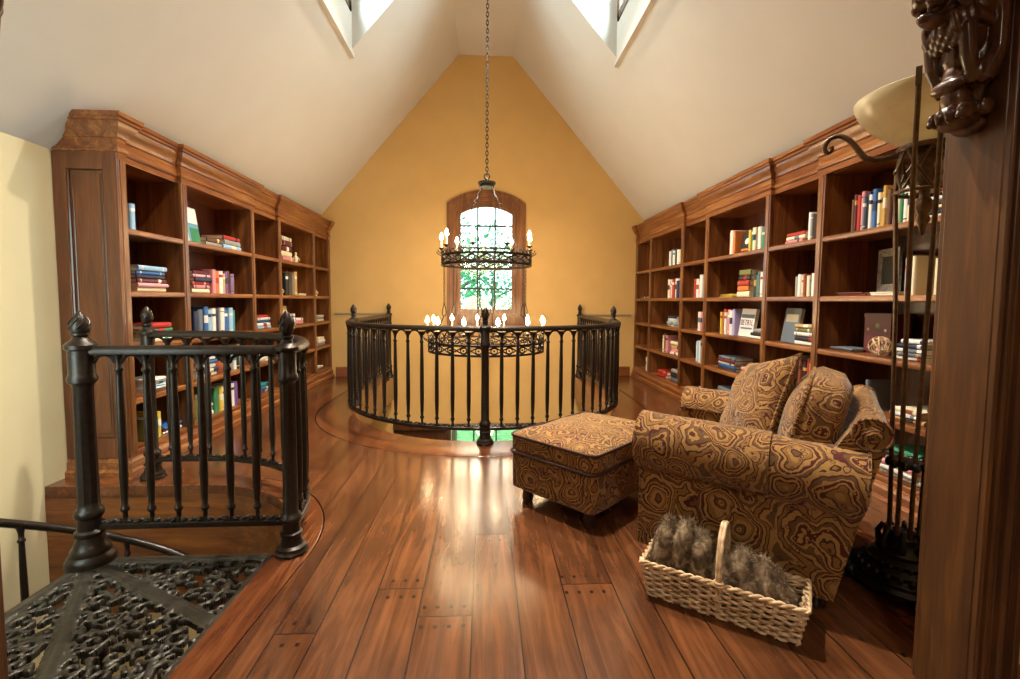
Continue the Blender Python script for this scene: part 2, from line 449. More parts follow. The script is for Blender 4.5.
# sloped ceilings with a dormer opening each
DY0, DY1, DX1, DX0, DZ = 3.75, 5.055, 1.385, .50, 4.82
TH = .12
for sgn, nm in ((-1, 'ceiling_left'), (1, 'ceiling_right')):
    nv = Vector((sgn * SL, 0, 1)).normalized() * TH
    c = MB()
    def f3(p): return Vector((sgn * p[0], p[1], slope_z(p[0])))
    c.plate([[(XR, 1.0), (XW + .14, 1.0), (XW + .14, YB), (XR, YB)], [(DX0 - .03, DY0 - .03), (DX1 + .03, DY0 - .03), (DX1 + .03, DY1 + .03), (DX0 - .03, DY1 + .03)]], f3, nv)
    struct(c.build(nm, 'slope', smooth=None))
    d = MB()
    x0, x1 = sorted((sgn * DX1, sgn * (DX1 + .1)))
    # front wall of the dormer with its window opening, cheeks, lid
    d.plate([[(DY0 - .1, slope_z(DX1) - .05), (DY1 + .1, slope_z(DX1) - .05), (DY1 + .1, DZ + .1), (DY0 - .1, DZ + .1)],
             [(DY0 + .1, 4.16), (DY1 - .08, 4.16), (DY1 - .08, 4.76), (DY0 + .1, 4.76)]],
            lambda p: Vector((sgn * DX1, p[0], p[1])), (sgn * .1, 0, 0))
    tri = [(DX1, slope_z(DX1)), (DX1, DZ), (DX0, DZ)]; tri = [(DX1 + .0, slope_z(DX1) - .0), (DX1, DZ), (DX0 - .0, DZ)]
    for yy, e in ((DY1, .1), (DY0, -.1)):
        d.plate([tri], lambda p: Vector((sgn * p[0], yy, p[1])), (0, e, 0))
    xa, xb = sorted((sgn * (DX0 - .1), sgn * (DX1 + .1)))
    d.box(xa, DY0 - .1, DZ, xb, DY1 + .1, DZ + .1)
    struct(d.build('wall_dormer_' + ('left' if sgn < 0 else 'right'), 'slope', smooth=None))
    w = thing('window_' + ('1' if sgn < 0 else '2'), None, None); w['kind'] = 'structure'
    fm = MB(); a0, a1, b0, b1 = DY0 + .1, DY1 - .08, 4.16, 4.76
    xi, xo = sorted((sgn * (DX1 - .015), sgn * (DX1 + .05)))
    for bx in ((a0 - .03, b0 - .03, a1 + .03, b0 + .04), (a0 - .03, b1 - .04, a1 + .03, b1 + .03), (a0 - .03, b0 - .03, a0 + .04, b1 + .03), (a1 - .04, b0 - .03, a1 + .03, b1 + .03), ((a0 + a1) / 2 - .02, b0, (a0 + a1) / 2 + .02, b1)):
        fm.box(xi, bx[0], bx[1], xo, bx[2], bx[3])
    fm.build('window_frame', 'carve', w)
    gp = MB().box(sgn * (DX1 + .02) - .002, a0, b0, sgn * (DX1 + .02) + .002, a1, b1); gp.build('glass', 'pane', w)
    po = bpy.data.lights.new('daylight', 'AREA'); po.shape = 'RECTANGLE'; po.size = .6; po.size_y = 1.1; po.energy = 175; po.color = (.78, .90, 1.0)
    pl = bpy.data.objects.new('daylight', po); COL.objects.link(pl)
    pl.location = (sgn * (DX1 + .45), (DY0 + DY1) / 2, 4.75)
    pl.rotation_euler = Vector((-sgn, 0, -.35)).to_track_quat('-Z', 'Y').to_euler()
rt = MB().box(-XR - .05, .9, ZR, XR + .05, YB, ZR + .12)
struct(rt.build('ceiling_ridge', 'slope'))
# front wall with cased opening between hall and library (camera looks through it)
fw = MB()
fw.plate([[(-XW - .14, -3.0), (XW + .14, -3.0), (XW + .14, ZK), (XR, ZR + .1), (-XR, ZR + .1), (-XW - .14, ZK)],
          [(-XJ - .02, 0), (XJ + .02, 0), (XJ + .02, 2.52), (-XJ - .02, 2.52)], [(-2.62, .35), (-1.80, .35), (-1.80, 2.05), (-2.62, 2.05)]], lambda p: Vector((p[0], YJ0 + .012, p[1])), (0, YJ1 - YJ0 - .024, 0))
struct(fw.build('wall_front', 'gold', smooth=None))
# jambs, fluted casings on the hall side, head board
for sgn in (-1, 1):
    j = MB()
    xa, xb = sorted((sgn * XJ, sgn * (XJ + .02)))
    j.box(xa, YJ0 - .004, 0, xb, YJ1 + .004, 2.52)
    prof = [(0, 0), (0, -.030), (.012, -.034), (.02, -.018), (.03, -.018), (.036, -.03), (.05, -.03), (.056, -.014), (.085, -.014), (.09, -.03), (.105, -.036), (.12, -.03), (.124, -.05), (.148, -.05), (.152, -.03), (.165, -.026), (.165, 0)]
    rings = []
    for z in (0, 2.66):
        rings.append([Vector((sgn * (XJ + .002 + d), YJ0 + e + .01, z)) for d, e in [(d_ * .74, e_) for d_, e_ in prof]])
    j.loft(rings)
    # room side casing
    xa, xb = sorted((sgn * (XJ + .004), sgn * (XJ + .14)))
    j.box(xa, YJ1 - .012, 0, xb, YJ1 + .02, 2.62)
    struct(j.build('trim_jamb_' + ('left' if sgn < 0 else 'right'), 'jamb', smooth=25, bevel=.003))
hd = MB().box(-XJ - .02, YJ0 - .004, 2.5, XJ + .02, YJ1 + .004, 2.52)
hd.box(-XJ - .17, YJ0 - .03, 2.52, XJ + .17, YJ0 + .012, 2.68)
struct(hd.build('trim_head', 'jamb', bevel=.003))
# stair window in the front wall, left of the opening
w = thing('window_5', None, None); w['kind'] = 'structure'
m = MB()
for q in ((-2.66, .31, -1.76, .40), (-2.66, 2.0, -1.76, 2.09), (-2.66, .31, -2.57, 2.09), (-1.85, .31, -1.76, 2.09), (-2.23, .4, -2.19, 2.0)): m.box(q[0], YJ0 + .03, q[1], q[2], YJ1 + .012, q[3])
m.build('window_frame', 'carve', w, bevel=.004)
MB().box(-2.57, YJ0 + .06, .40, -1.85, YJ0 + .064, 2.0).build('glass', 'pane', w)
po = bpy.data.lights.new('daylight', 'AREA'); po.shape = 'RECTANGLE'; po.size = 1.0; po.size_y = 1.7; po.energy = 55; po.color = (.86, .95, 1.0)
pl = bpy.data.objects.new('daylight', po); COL.objects.link(pl); pl.location = (-2.25, YJ0 - .35, 1.3); pl.rotation_euler = Vector((-.1, 1, -.05)).to_track_quat('-Z', 'Y').to_euler()
# hall behind the camera
h = MB().box(-1.7, -2.7, 0, 2.6, -2.6, 2.8)
struct(h.build('wall_hall', 'gold'))
for x0, nm in ((-1.7, 'wall_hall_left'), (2.5, 'wall_hall_right')):
    struct(MB().box(x0, -2.6, 0, x0 + .1, YJ0 + .012, 2.7).build(nm, 'gold'))
struct(MB().box(-1.7, -2.6, 2.7, 2.6, YJ0 + .012, 2.8).build('ceiling_hall', 'slope'))
struct(MB().box(-1.6, -2.6, -.3, 2.6, 1.0, 0).build('floor_hall', 'floor'))
struct(MB().box(-1.7, 1.0, -.3, -.95, 1.344, 0).build('floor_threshold', 'floor'))
# baseboards
bp = [(0, 0), (.018, 0), (.018, .10), (.013, .115), (.013, .13), (.006, .145), (0, .15)]
b = MB()
b.sweep([(-XC + .06, YB, 0), (-BR + .1, YB, 0)], bp); b.sweep([(BR - .1, YB, 0), (XC - .06, YB, 0)], bp)
struct(b.build('baseboard_back', 'wx'))
b = MB(); b.sweep([(XJ + .126, YJ0 + .012, 0), (2.5, YJ0 + .012, 0)], bp); struct(b.build('baseboard_hall', 'wx'))
# painted rail line on the back wall either side of the void
for sgn in (-1, 1):
    xa, xb = sorted((sgn * 1.54, sgn * 2.33))
    struct(MB().box(xa, YB - .014, .965, xb, YB, .995).build('trim_rail_' + ('left' if sgn < 0 else 'right'), 'trimgold', bevel=.004))

# ------------------------------------------------------------------ arched window on back wall
w = thing('window_3', None, None); w['kind'] = 'structure'
def archring(o, i, y0, y1, name, mat):
    m = MB(); m.plate([o, i], lambda p: Vector((p[0], y0, p[1])), (0, y1 - y0, 0)); return m.build(name, mat, w, smooth=30)
archring(arch(WX, .61, .80, 2.695, 2.905), arch(WX, .53, .96, 2.635, 2.815), YB - .045, YB + .002, 'casing', 'wz')
archring(arch(WX, .575, .84, 2.665, 2.865), arch(WX, .555, .94, 2.65, 2.84), YB - .06, YB - .044, 'casing', 'wz')
archring(arch(WX, .53, .96, 2.635, 2.815), arch(WX, .47, .985, 2.58, 2.735), YB - .03, YB + .16, 'window_frame', 'wz')
archring(arch(WX, .47, .985, 2.58, 2.735), arch(WX, .40, 1.06, 2.545, 2.655), YB + .03, YB + .075, 'sash', 'wz')
MB().box(WX - .66, YB - .10, .77, WX + .66, YB, .81).build('sill', 'wx', w, bevel=.01)
g = MB(); g.plate([arch(WX, .40, 1.06, 2.545, 2.655)], lambda p: Vector((p[0], YB + .05, p[1])), (0, .004, 0)); g.build('glass', 'pane', w)
mu = MB()
for x in (WX - .135, WX + .135): mu.box(x - .013, YB + .04, 1.06, x + .013, YB + .066, 2.64)
for z in (1.38, 1.69, 2.02, 2.36): mu.box(WX - .40, YB + .042, z - .013, WX + .40, YB + .064, z + .013)
mu.build('muntin', 'iron', w)
# lower storey door set with glass seen under the floor edge
w = thing('window_4', None, None); w['kind'] = 'structure'
m = MB()
m.box(-1.45, YB - .03, -.86, 1.45, YB + .1, -.76)
for x0, x1 in ((-1.45, -.62), (.62, 1.45)):
    m.box(x0, YB + .02, -2.9, x1, YB + .09, -.80)
m.box(-.62, YB - .01, -2.9, -.54, YB + .1, -.80); m.box(.54, YB - .01, -2.9, .62, YB + .1, -.80)
m.build('window_frame', 'carve', w, bevel=.006)
MB().box(-.54, YB + .05, -2.9, .54, YB + .054, -.86).build('glass', 'pane', w)
m = MB()
for x in (-.18, .18): m.box(x - .012, YB + .04, -2.9, x + .012, YB + .07, -.86)
for z in (-1.3, -1.8): m.box(-.54, YB + .042, z - .012, .54, YB + .068, z + .012)
m.build('muntin', 'iron', w)

# ------------------------------------------------------------------ built-in bookcases
ys = [YB - .003]
for t in (.068, .5615, .068, 1.016, .068, .5615, .068, 1.016, .068, .5615, .068, 1.016, .068): ys.append(ys[-1] - t)
BAYS = {'e': (ys[2], ys[1]), 'd': (ys[4], ys[3]), 'c': (ys[6], ys[5]), 'b': (ys[8], ys[7]), 'a': (ys[10], ys[9]), 'n': (ys[12], ys[11])}
ZS = {1: 1.665, 2: 1.245, 3: .87, 4: .51, 5: .16}
XBK = 2.74
def bookcase(sgn):
    left = sgn < 0
    ne = 11 if left else 13
    root = thing('built_in_bookcase', 'tall mahogany built-in bookcase with crown moulding along the ' + ('left wall behind the spiral stair' if left else 'right wall behind the armchair'), 'bookcase', (sgn * 2.55, (ys[0] + ys[ne]) / 2, 0))
    off = -Vector(root.location)
    def P(mb, name, mat, bevel=0, smooth=30):
        o = mb.build(name, mat, root, smooth=smooth, bevel=bevel); o.location = off; return o
    def bx(mb, xa, y0, z0, xb, y1, z1):
        a, b = sorted((sgn * xa, sgn * xb)); return mb.box(a, y0, z0, b, y1, z1)
    for i in range(0, ne, 2):
        m = MB(); bx(m, XC + .012, ys[i + 1] + .012, 0.0, XW - .004, ys[i] - (.012 if i else .002), 2.14)
        bx(m, XC, ys[i + 1], .0, XC + .024, ys[i], 2.14)
        bx(m, XC - .006, ys[i + 1] + .014, .16, XC + .01, ys[i] - .014, 2.10)
        P(m, 'upright', 'wz', .003)
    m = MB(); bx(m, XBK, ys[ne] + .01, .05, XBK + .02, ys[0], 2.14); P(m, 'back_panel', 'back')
    m = MB(); bx(m, XC + .035, ys[ne] + .01, 2.10, XBK, ys[0], 2.125); P(m, 'top_board', 'wy')
    for b, (y0, y1) in BAYS.items():
        if b == 'n' and left: continue
        for k, z in ZS.items():
            m = MB(); bx(m, XC + .02, y0 - .011, z - .028, XBK, y1 + .011, z)
            # rounded nosing
            pr = [(XC + .03, z), (XC + .008, z), (XC + .003, z - .006), (XC + .001, z - .02), (XC + .003, z - .034), (XC + .008, z - .040), (XC + .03, z - .040)]
            m.loft([[Vector((sgn * x, yy, zz)) for x, zz in pr] for yy in (y0 - .0005, y1 + .0005)])
            P(m, 'shelf', 'wy', .0)
    # plinth with base moulding
    m = MB()
    pr = [(-.05, 0), (.035, 0), (.035, .035), (.028, .045), (.018, .05), (.018, .095), (.012, .105), (.008, .12), (.0, .125), (-.05, .125)]
    if left: path = [(-XW + .004, ys[ne], 0), (-XC, ys[ne], 0), (-XC, ys[0], 0)]
    else: path = [(XC, ys[0], 0), (XC, ys[ne], 0)]
    m.sweep(path, pr); P(m, 'plinth', 'wy', 0)
    # crown with breakfront steps
    fwd = [(ys[11] if left else ys[13], ys[10]), (ys[9], ys[6]), (ys[5], ys[2]), (ys[1], ys[0])]
    st = .034; pts = []
    for i, (a, b) in enumerate(fwd):
        if i: pts.append((sgn * (XC + st), a, 0))
        pts.append((sgn * XC, a, 0)); pts.append((sgn * XC, b, 0))
        if i < 3: pts.append((sgn * (XC + st), b, 0))
    if left: pts = [(-XW + .01, ys[11], 0)] + pts
    else: pts = pts[::-1]
    pr = [(-.02, 2.10), (0.002, 2.10), (0.002, 2.142), (.010, 2.147), (.015, 2.157), (.010, 2.168), (.003, 2.172), (.003, 2.232), (.012, 2.236), (.014, 2.252), (.022, 2.268), (.040, 2.288), (.050, 2.308), (.053, 2.324), (.064, 2.328), (.066, 2.345), (.074, 2.350), (.076, 2.377), (-.02, 2.377)]
    m = MB(); m.sweep(pts, pr)
    r = bmesh.ops.bisect_plane(m.b, geom=m.b.verts[:] + m.b.edges[:] + m.b.faces[:], plane_co=(sgn * XR, 0, ZR - .006), plane_no=(sgn * SL, 0, 1), clear_outer=True)
    bmesh.ops.holes_fill(m.b, edges=[e for e in m.b.edges if len(e.link_faces) == 1])
    P(m, 'crown_moulding', 'wy', 0, 20)
    if left:
        m = MB(); y1 = ys[11] + .012; y0 = y1 - .024
        xa, xb = -XW + .004, -XC - .002
        m.box(xa, y0, .125, xa + .085, y1, 2.142); m.box(xb - .085, y0, .125, xb, y1, 2.142)
        m.box(xa + .085, y0, 2.03, xb - .085, y1, 2.142); m.box(xa + .085, y0, .125, xb - .085, y1, .26)
        m.box(xa + .085, y0 + .012, .26, xb - .085, y1, 2.03)
        P(m, 'end_panel', 'panel', .003)
        m = MB(); q = [(xa + .092, y0 + .008, .267), (xb - .092, y0 + .008, .267), (xb - .092, y0 + .008, 2.023), (xa + .092, y0 + .008, 2.023)]
        m.tube(q, .008, 6, closed=True); m2 = [(xa + .115, y0 + .012, .29), (xb - .115, y0 + .012, .29), (xb - .115, y0 + .012, 2.0), (xa + .115, y0 + .012, 2.0)]
        m.tube(m2, .004, 6, closed=True)
        P(m, 'panel_bead', 'carve')
    return root
bookcase(-1); bookcase(1)

# ------------------------------------------------------------------ books
BC = dict(sky='#8fb4cf', blue='#2f5f9a', navy='#1f2a48', maroon='#5a1a22', pink='#cf9ca6', cream='#d9ccab', red='#a3261f', green='#2f7a52', teal='#2c8a8c',
          white='#dcd8cf', grey='#8e8b86', olive='#6b6a35', yellow='#cfae3e', brown='#5f3c24', landscape='#5f93a0', rose='#c77f83', orange='#c96d2a', tan='#b8945f',
          violet='#6d4f8c', mauve='#7f6280', slate='#5d6670', black='#1c1b1d', taupe='#7c6c5c', lilac='#a99bc4', gold='#b48a3a', rust='#8a3f22', titled='#d9d5cf', floral='#cfc3a4')
BM = {}
def bmat(c):
    if c not in BM: BM[c] = paint('book cloth ' + c, BC[c], .12, .5)
    return BM[c]
CN = dict(sky='pale blue', titled='white', floral='cream', landscape='teal and white', mauve='dusky purple', gold='mustard', slate='slate grey')
ORD = ['', 'first', 'second', 'third', 'fourth', 'fifth', 'sixth', 'seventh', 'eighth', 'ninth', 'tenth', 'eleventh', 'twelfth', 'thirteenth', 'fourteenth', 'fifteenth', 'sixteenth', 'seventeenth', 'eighteenth', 'nineteenth', 'twentieth']
BAYN = {('L', 'a'): 'nearest bay of left bookcase', ('L', 'b'): 'second bay of left bookcase', ('L', 'c'): 'third bay of left bookcase', ('L', 'd'): 'fourth bay of left bookcase', ('L', 'e'): 'farthest bay of left bookcase',
        ('R', 'n'): 'nearest bay of right bookcase', ('R', 'a'): 'second bay of right bookcase', ('R', 'b'): 'third bay of right bookcase', ('R', 'c'): 'fourth bay of right bookcase', ('R', 'd'): 'fifth bay of right bookcase', ('R', 'e'): 'farthest bay of right bookcase'}
SHN = {1: 'top shelf', 2: 'second shelf', 3: 'third shelf', 4: 'fourth shelf', 5: 'bottom shelf'}
def book(t, d, h, c, label, group):
    """closed book: spine at +x face (x 0..-d), thickness t along y, height h along z, base centre at origin."""
    m = MB(); e = min(.0035, t * .16); r = min(.006, t * .3)
    # case: two boards and a gently rounded spine
    m.box(-d, -t / 2, 0, -.004, -t / 2 + e, h); m.box(-d, t / 2 - e, 0, -.004, t / 2, h)
    sp = [(-.004, -t / 2), (r * .6, -t / 2 + t * .12), (r, -t / 4), (r * 1.1, 0), (r, t / 4), (r * .6, t / 2 - t * .12), (-.004, t / 2), (-.006, 0)]
    m.loft([[Vector((x, y, z)) for x, y in sp] for z in (0, h)])
    if t > .012 and random.random() < .6:
        m.mi = 1
        for z0, z1 in (random.choice([((.72, .84),), ((.70, .80), (.1, .13)), ((.45, .70),), ((.84, .87), (.12, .15))])):
            s2 = [(x + .0006 if x > 0 else x, y * 1.002) for x, y in sp]
            m.loft([[Vector((x, y, z * h)) for x, y in s2] for z in (z0, z1)])
    acc = random.choice(['cream', 'gold', 'white', 'black', 'navy', 'red']) if c not in ('white', 'cream', 'titled') else random.choice(['navy', 'red', 'black', 'slate', 'teal', 'rust'])
    o = m.build('book', [bmat(c), bmat(acc)], None, smooth=30)
    tag(o, label, 'book', group)
    p = MB().box(-d + .004, -t / 2 + e, .004, -.006, t / 2 - e, h - .004)
    p.build('pages', 'page', o, smooth=None)
    return o
ITEMS = [
('L','a',1,'U',3.38,3.426,.213,'sky'),('L','a',2,'S',3.393,3.732,.189,'sky blue navy maroon pink cream'),('L','a',3,'S',3.419,3.802,.145,'red green teal cream'),
('L','a',4,'S',3.496,3.71,.091,'white grey white sky white grey'),('L','a',5,'U',3.45,3.60,.19,'olive green yellow'),('L','a',5,'S',3.61,3.828,.055,'blue maroon white'),
('L','b',1,'F',3.96,4.2,.30,'landscape'),('L','b',1,'S',4.23,4.48,.077,'brown grey'),('L','b',1,'S',4.5,4.82,.13,'red grey sky'),
('L','b',2,'S',4.03,4.30,.191,'maroon pink navy red rose cream'),('L','b',2,'U',4.31,4.676,.22,'rose orange white tan violet maroon mauve'),
('L','b',3,'U',4.03,4.694,.253,'navy slate blue sky white navy white blue sky teal'),('L','b',4,'S',4.04,4.36,.18,'white blue white navy white'),
('L','b',4,'U',4.568,4.8,.233,'grey white black white'),('L','b',5,'U',3.95,4.03,.27,'yellow olive'),('L','b',5,'S',4.06,4.27,.109,'white grey white'),
('L','b',5,'U',4.30,4.692,.236,'green yellow white teal white violet'),
('L','c',3,'S',5.1,5.42,.151,'red white blue white sky'),('L','c',4,'S',5.12,5.40,.065,'white cream grey'),('L','c',5,'S',5.15,5.40,.099,'teal blue violet'),
('L','d',1,'S',5.76,6.09,.30,'cream maroon maroon cream rose'),('L','d',2,'U',5.85,5.98,.315,'black black'),('L','d',2,'U',6.05,6.20,.30,'taupe tan'),('L','d',2,'S',6.25,6.5,.03,'cream'),
('L','d',3,'F',5.80,5.98,.242,'tan'),('L','d',3,'U',6.03,6.11,.139,'blue white'),('L','d',3,'S',6.133,6.398,.081,'white rose'),('L','d',4,'S',6.1,6.40,.085,'white grey slate'),('L','d',5,'S',6.1,6.42,.086,'white maroon grey'),
('L','e',3,'S',6.92,7.2,.094,'white grey cream'),('L','e',4,'S',6.91,7.2,.125,'cream white grey'),('L','e',5,'S',6.85,7.09,.054,'white grey'),
('R','e',2,'S',6.95,7.2,.03,'brown'),('R','e',5,'U',6.83,6.91,.211,'cream white'),
('R','d',1,'U',5.76,6.1,.215,'white slate white black white cream'),('R','d',2,'U',5.746,6.15,.251,'white rose cream red white navy slate'),('R','d',3,'S',5.80,6.12,.14,'navy white sky grey'),
('R','d',4,'U',6.1,6.3,.255,'cream brown rose'),('R','d',4,'S',5.7,5.98,.175,'cream tan rose white'),('R','d',5,'S',6.1,6.42,.085,'red red'),('R','d',5,'S',5.69,5.97,.16,'grey black slate'),
('R','c',2,'U',5.10,5.36,.255,'red white rose white grey'),('R','c',3,'U',5.078,5.21,.225,'white rose white'),('R','c',4,'U',5.083,5.27,.265,'white sky white grey'),
('R','b',1,'U',4.48,4.60,.24,'orange white orange'),('R','b',1,'F',4.251,4.443,.2,'black'),('R','b',1,'U',4.0,4.235,.21,'yellow green cream olive white green'),
('R','b',2,'S',4.19,4.41,.26,'olive black red orange cream'),('R','b',2,'U',3.978,4.15,.225,'black green slate cream white'),
('R','b',3,'U',4.45,4.70,.259,'yellow red white rose white lilac'),('R','b',3,'F',4.18,4.42,.264,'titled'),('R','b',3,'S',3.93,4.14,.088,'grey black white'),
('R','b',4,'S',4.40,4.74,.135,'slate maroon white blue navy'),('R','b',4,'S',4.04,4.30,.075,'rose red'),('R','b',5,'S',4.42,4.74,.16,'slate white black'),
('R','a',1,'S',3.47,3.70,.088,'red cream rose'),('R','a',1,'U',3.39,3.445,.22,'white grey'),('R','a',2,'U',3.33,3.57,.17,'grey white cream rust cream slate white'),
('R','a',3,'F',3.565,3.76,.28,'slate'),('R','a',3,'S',3.32,3.55,.16,'tan olive white black white'),('R','a',4,'U',3.316,3.56,.27,'white slate rust black red tan'),
('R','n',1,'U',2.58,3.03,.25,'brown maroon red rose slate navy white blue cream gold gold brown mauve cream green white cream'),('R','n',1,'S',2.27,2.53,.12,'white black cream navy white'),
('R','n',2,'S',2.87,3.12,.024,'maroon red'),('R','n',2,'U',2.53,2.61,.25,'grey taupe cream'),('R','n',2,'S',2.65,2.84,.023,'cream white'),('R','n',2,'U',2.30,2.42,.22,'cream white tan white'),
('R','n',3,'S',2.96,3.17,.022,'slate brown'),('R','n',3,'S',2.43,2.64,.12,'white navy white slate white'),('R','n',3,'F',2.24,2.4,.28,'floral'),
('R','n',4,'U',2.82,2.85,.2,'slate'),('R','n',4,'S',2.43,2.65,.075,'cream white tan'),('R','n',5,'S',2.42,2.70,.178,'green black white rose white grey'),
]
from collections import defaultdict
byc = defaultdict(list)
for it in ITEMS: byc[it[:3]].append(it)
for (sd, b, c), its in byc.items():
    sgn = -1 if sd == 'L' else 1
    its.sort(key=lambda i: i[4] * (1 if sd == 'L' else -1))
    nst = sum(i[3] == 'S' for i in its)
    up = []; ks = 0
    grp = 'books in the ' + ('left' if sd == 'L' else 'right') + ' bookcase'
    where = SHN[c] + ', ' + BAYN[(sd, b)]
    nup = sum(len(i[7].split()) if i[3] == 'U' else (1 if i[3] == 'F' else 0) for i in its)
    iu = 0
    for (_, _, _, kind, y0, y1, hh, cols) in its:
        cols = cols.split(); z = ZS[c]; n = len(cols)
        xf = XC + .05
        def nm(c): return CN.get(c, c)
        def upl():
            if nup == 1: return 'the only upright book on '
            return (ORD[iu] if iu <= 20 else 'last') + ' upright from left, '
        if kind == 'U':
            order = list(range(n))
            tw = [random.uniform(.75, 1.25) for _ in cols]; s = sum(tw); y = y0 if sd == 'L' else y1
            for k in order:
                t = (y1 - y0) * tw[k] / s; iu += 1
                tc = min(t * .95, .062)
                yc = y + t / 2 * (1 if sd == 'L' else -1); y += t * (1 if sd == 'L' else -1)
                h = hh * random.uniform(.84, 1.02)
                o = book(tc, random.uniform(.14, .19), h, cols[k], f"{nm(cols[k])} book, {upl()}{where}", grp)
                o.location = (sgn * (xf + random.uniform(0, .02)), yc, z + .0006)
                o.rotation_euler.z = 0 if sd == 'L' else PI
        elif kind == 'F':
            iu += 1
            w_, h = y1 - y0, hh
            lab = {'landscape': 'teal and white pictorial book', 'tan': 'tan book', 'black': 'black book', 'titled': 'white book with large dark red title', 'slate': 'big slate grey book', 'floral': 'cream floral book'}[cols[0]]
            o = book(.03, w_, h, cols[0], f"{lab} facing out, {SHN[c]}, {BAYN[(sd, b)]}", grp)
            # cover turned to the room, leaning back
            o.location = (sgn * (xf + (.04 if sd == 'L' else .05)), (y0 if sd == 'L' else y1), z + .0026)
            o.rotation_euler = (0, 0, -PI / 2 if sd == 'L' else PI / 2)
            o.rotation_euler.rotate_axis('X', math.radians(-9) * (1 if sd == 'L' else 1) * (-1 if sd == 'L' else -1) * (1 if sd == 'L' else 1))
            fy = .0157
            m = MB()
            def cov(x0, z0, x1, z1, d=.0004): m.box(-x1, fy - .0012, z0, -x0, fy + d, z1)
            if cols[0] == 'landscape':
                m.mi = 0; cov(.0, h * .55, w_, h); m.mi = 1; cov(w_ * .5, h * .04, w_ * .98, h * .42, .0008); m.mi = 2; cov(w_ * .02, h * .03, w_ * .35, h * .3, .0008)
                m.build('cover_picture', [bmat('white'), bmat('green'), bmat('cream')], o)
            elif cols[0] == 'titled':
                m.mi = 0
                # two rows of block capitals across the cover
                def glyph(ch, x, z, s):
                    SEG = {'R': 'lltmrb', 'E': 'ltmb', 'T': 'tc', 'A': 'lrtm', 'I': 'c', 'L': 'lb', 'D': 'lrtb'}
                    q = s * .16
                    for g in SEG[ch]:
                        if g == 'l': cov(x, z, x + q, z + s)
                        if g == 'r': cov(x + s * .55 - q, z, x + s * .55, z + s)
                        if g == 't': cov(x, z + s - q, x + s * .55, z + s)
                        if g == 'b' and ch != 'R': cov(x, z, x + s * .55, z + q)
                        if g == 'm': cov(x, z + s * .45, x + s * .55, z + s * .45 + q)
                        if g == 'c': cov(x + s * .2, z, x + s * .2 + q, z + s)
                for k, ch in enumerate('DETAIL'): glyph(ch, w_ * (.06 + .15 * k), h * .40, h * .20)
                m.mi = 1; cov(w_ * .05, h * .66, w_ * .95, h * .80); cov(w_ * .1, h * .26, w_ * .9, h * .32)
                m.build('cover_title', [bmat('maroon'), bmat('slate')], o)
            elif cols[0] == 'floral':
                for _ in range(16):
                    m.mi = random.choice([0, 0, 1]); a, bb = random.uniform(.05, .8) * w_, random.uniform(.05, .85) * h
                    m.ball((-a - .01, fy - .0004, bb + .01), (.018, .0012, .018), seg=7, ring=4)
                m.build('cover_picture', [bmat('red'), bmat('olive')], o)
            elif cols[0] == 'black':
                m.ball((-w_ * .5, fy, h * .55), (.035, .001, .03), seg=10, ring=4); m.mi = 1; cov(w_ * .1, h * .1, w_ * .9, h * .2)
                m.build('cover_picture', [bmat('white'), bmat('orange')], o)
            else:
                cov(w_ * .12, h * .6, w_ * .88, h * .82); m.build('cover_picture', [bmat('cream')], o)
        else:
            ks += 1; zz = z; tot = hh
            ln = min(y1 - y0, .34)
            yc = (y0 + y1) / 2
            wts = [random.uniform(.8, 1.2) for _ in cols]; s = sum(wts)
            for k in range(n - 1, -1, -1):
                t = min(tot * wts[k] / s, .075)
                L_ = ln * (random.uniform(.86, 1) - .02 * (n - 1 - k))
                pos = 'lying alone' if n == 1 else (ORD[k + 1] + ' from top of ' + ('the' if nst == 1 else ('left' if ks == 1 else ('right' if ks == 2 else 'third'))) + ' stack')
                if n == 1 and nst > 1: pos = 'lying flat'
                o = book(t * .98, random.uniform(.16, .21), L_, cols[k], f"{nm(cols[k])} book, {pos}, {where}", grp)
                jj = random.uniform(-.012, .012)
                d1 = 1 if sd == 'L' else -1
                # lay down: height axis along y
                o.rotation_euler = (PI / 2 * (-1), 0, 0) if sd == 'L' else (PI / 2 * (-1), 0, PI)
                o.location = (sgn * (xf + random.uniform(0, .02)), yc - d1 * L_ / 2 + jj, zz + t / 2 + .0006)
                zz += t
# ------------------------------------------------------------------ other things on the shelves
def small(name, label, cat, loc, mb_parts, rz=0):
    r = thing(name, label, cat, loc, rz)
    for nme, mb, mat in mb_parts: mb.build(nme, mat, r, smooth=40)
    return r
# white dog figurine, third bay top shelf left
b1 = MB().ball((0, 0, .075), (.03, .025, .05)); b1.ball((0, -.012, .15), (.026, .024, .03)); b1.ball((.005, -.035, .142), (.012, .018, .012)); b1.tube([(.012, -.02, .07), (.014, -.035, .014)], .011); b1.tube([(-.012, -.02, .07), (-.014, -.035, .014)], .011)
b1.ball((.02, 0, .17), (.008, .008, .02)); b1.ball((-.02, 0, .17), (.008, .008, .02)); b1.ball((0, .01, .03), (.036, .036, .026)); b1.box(-.04, -.05, 0, .04, .045, .008)
small('dog_figurine', 'small white seated figurine on the top shelf, third bay of left bookcase', 'figurine', (-2.50, 5.09, 1.666), [('body', b1, 'foil')], PI / 2)
v = MB().lathe([(.0, 0), (.03, 0), (.038, .02), (.04, .05), (.03, .075), (.024, .085), (.03, .095), (.026, .095), (.02, .085), (.0, .06)], n=16)
small("vase", 'small teal pot on the second shelf, third bay of left bookcase', 'vase', (-2.48, 5.10, 1.246), [('pot', v, bmat('teal'))])
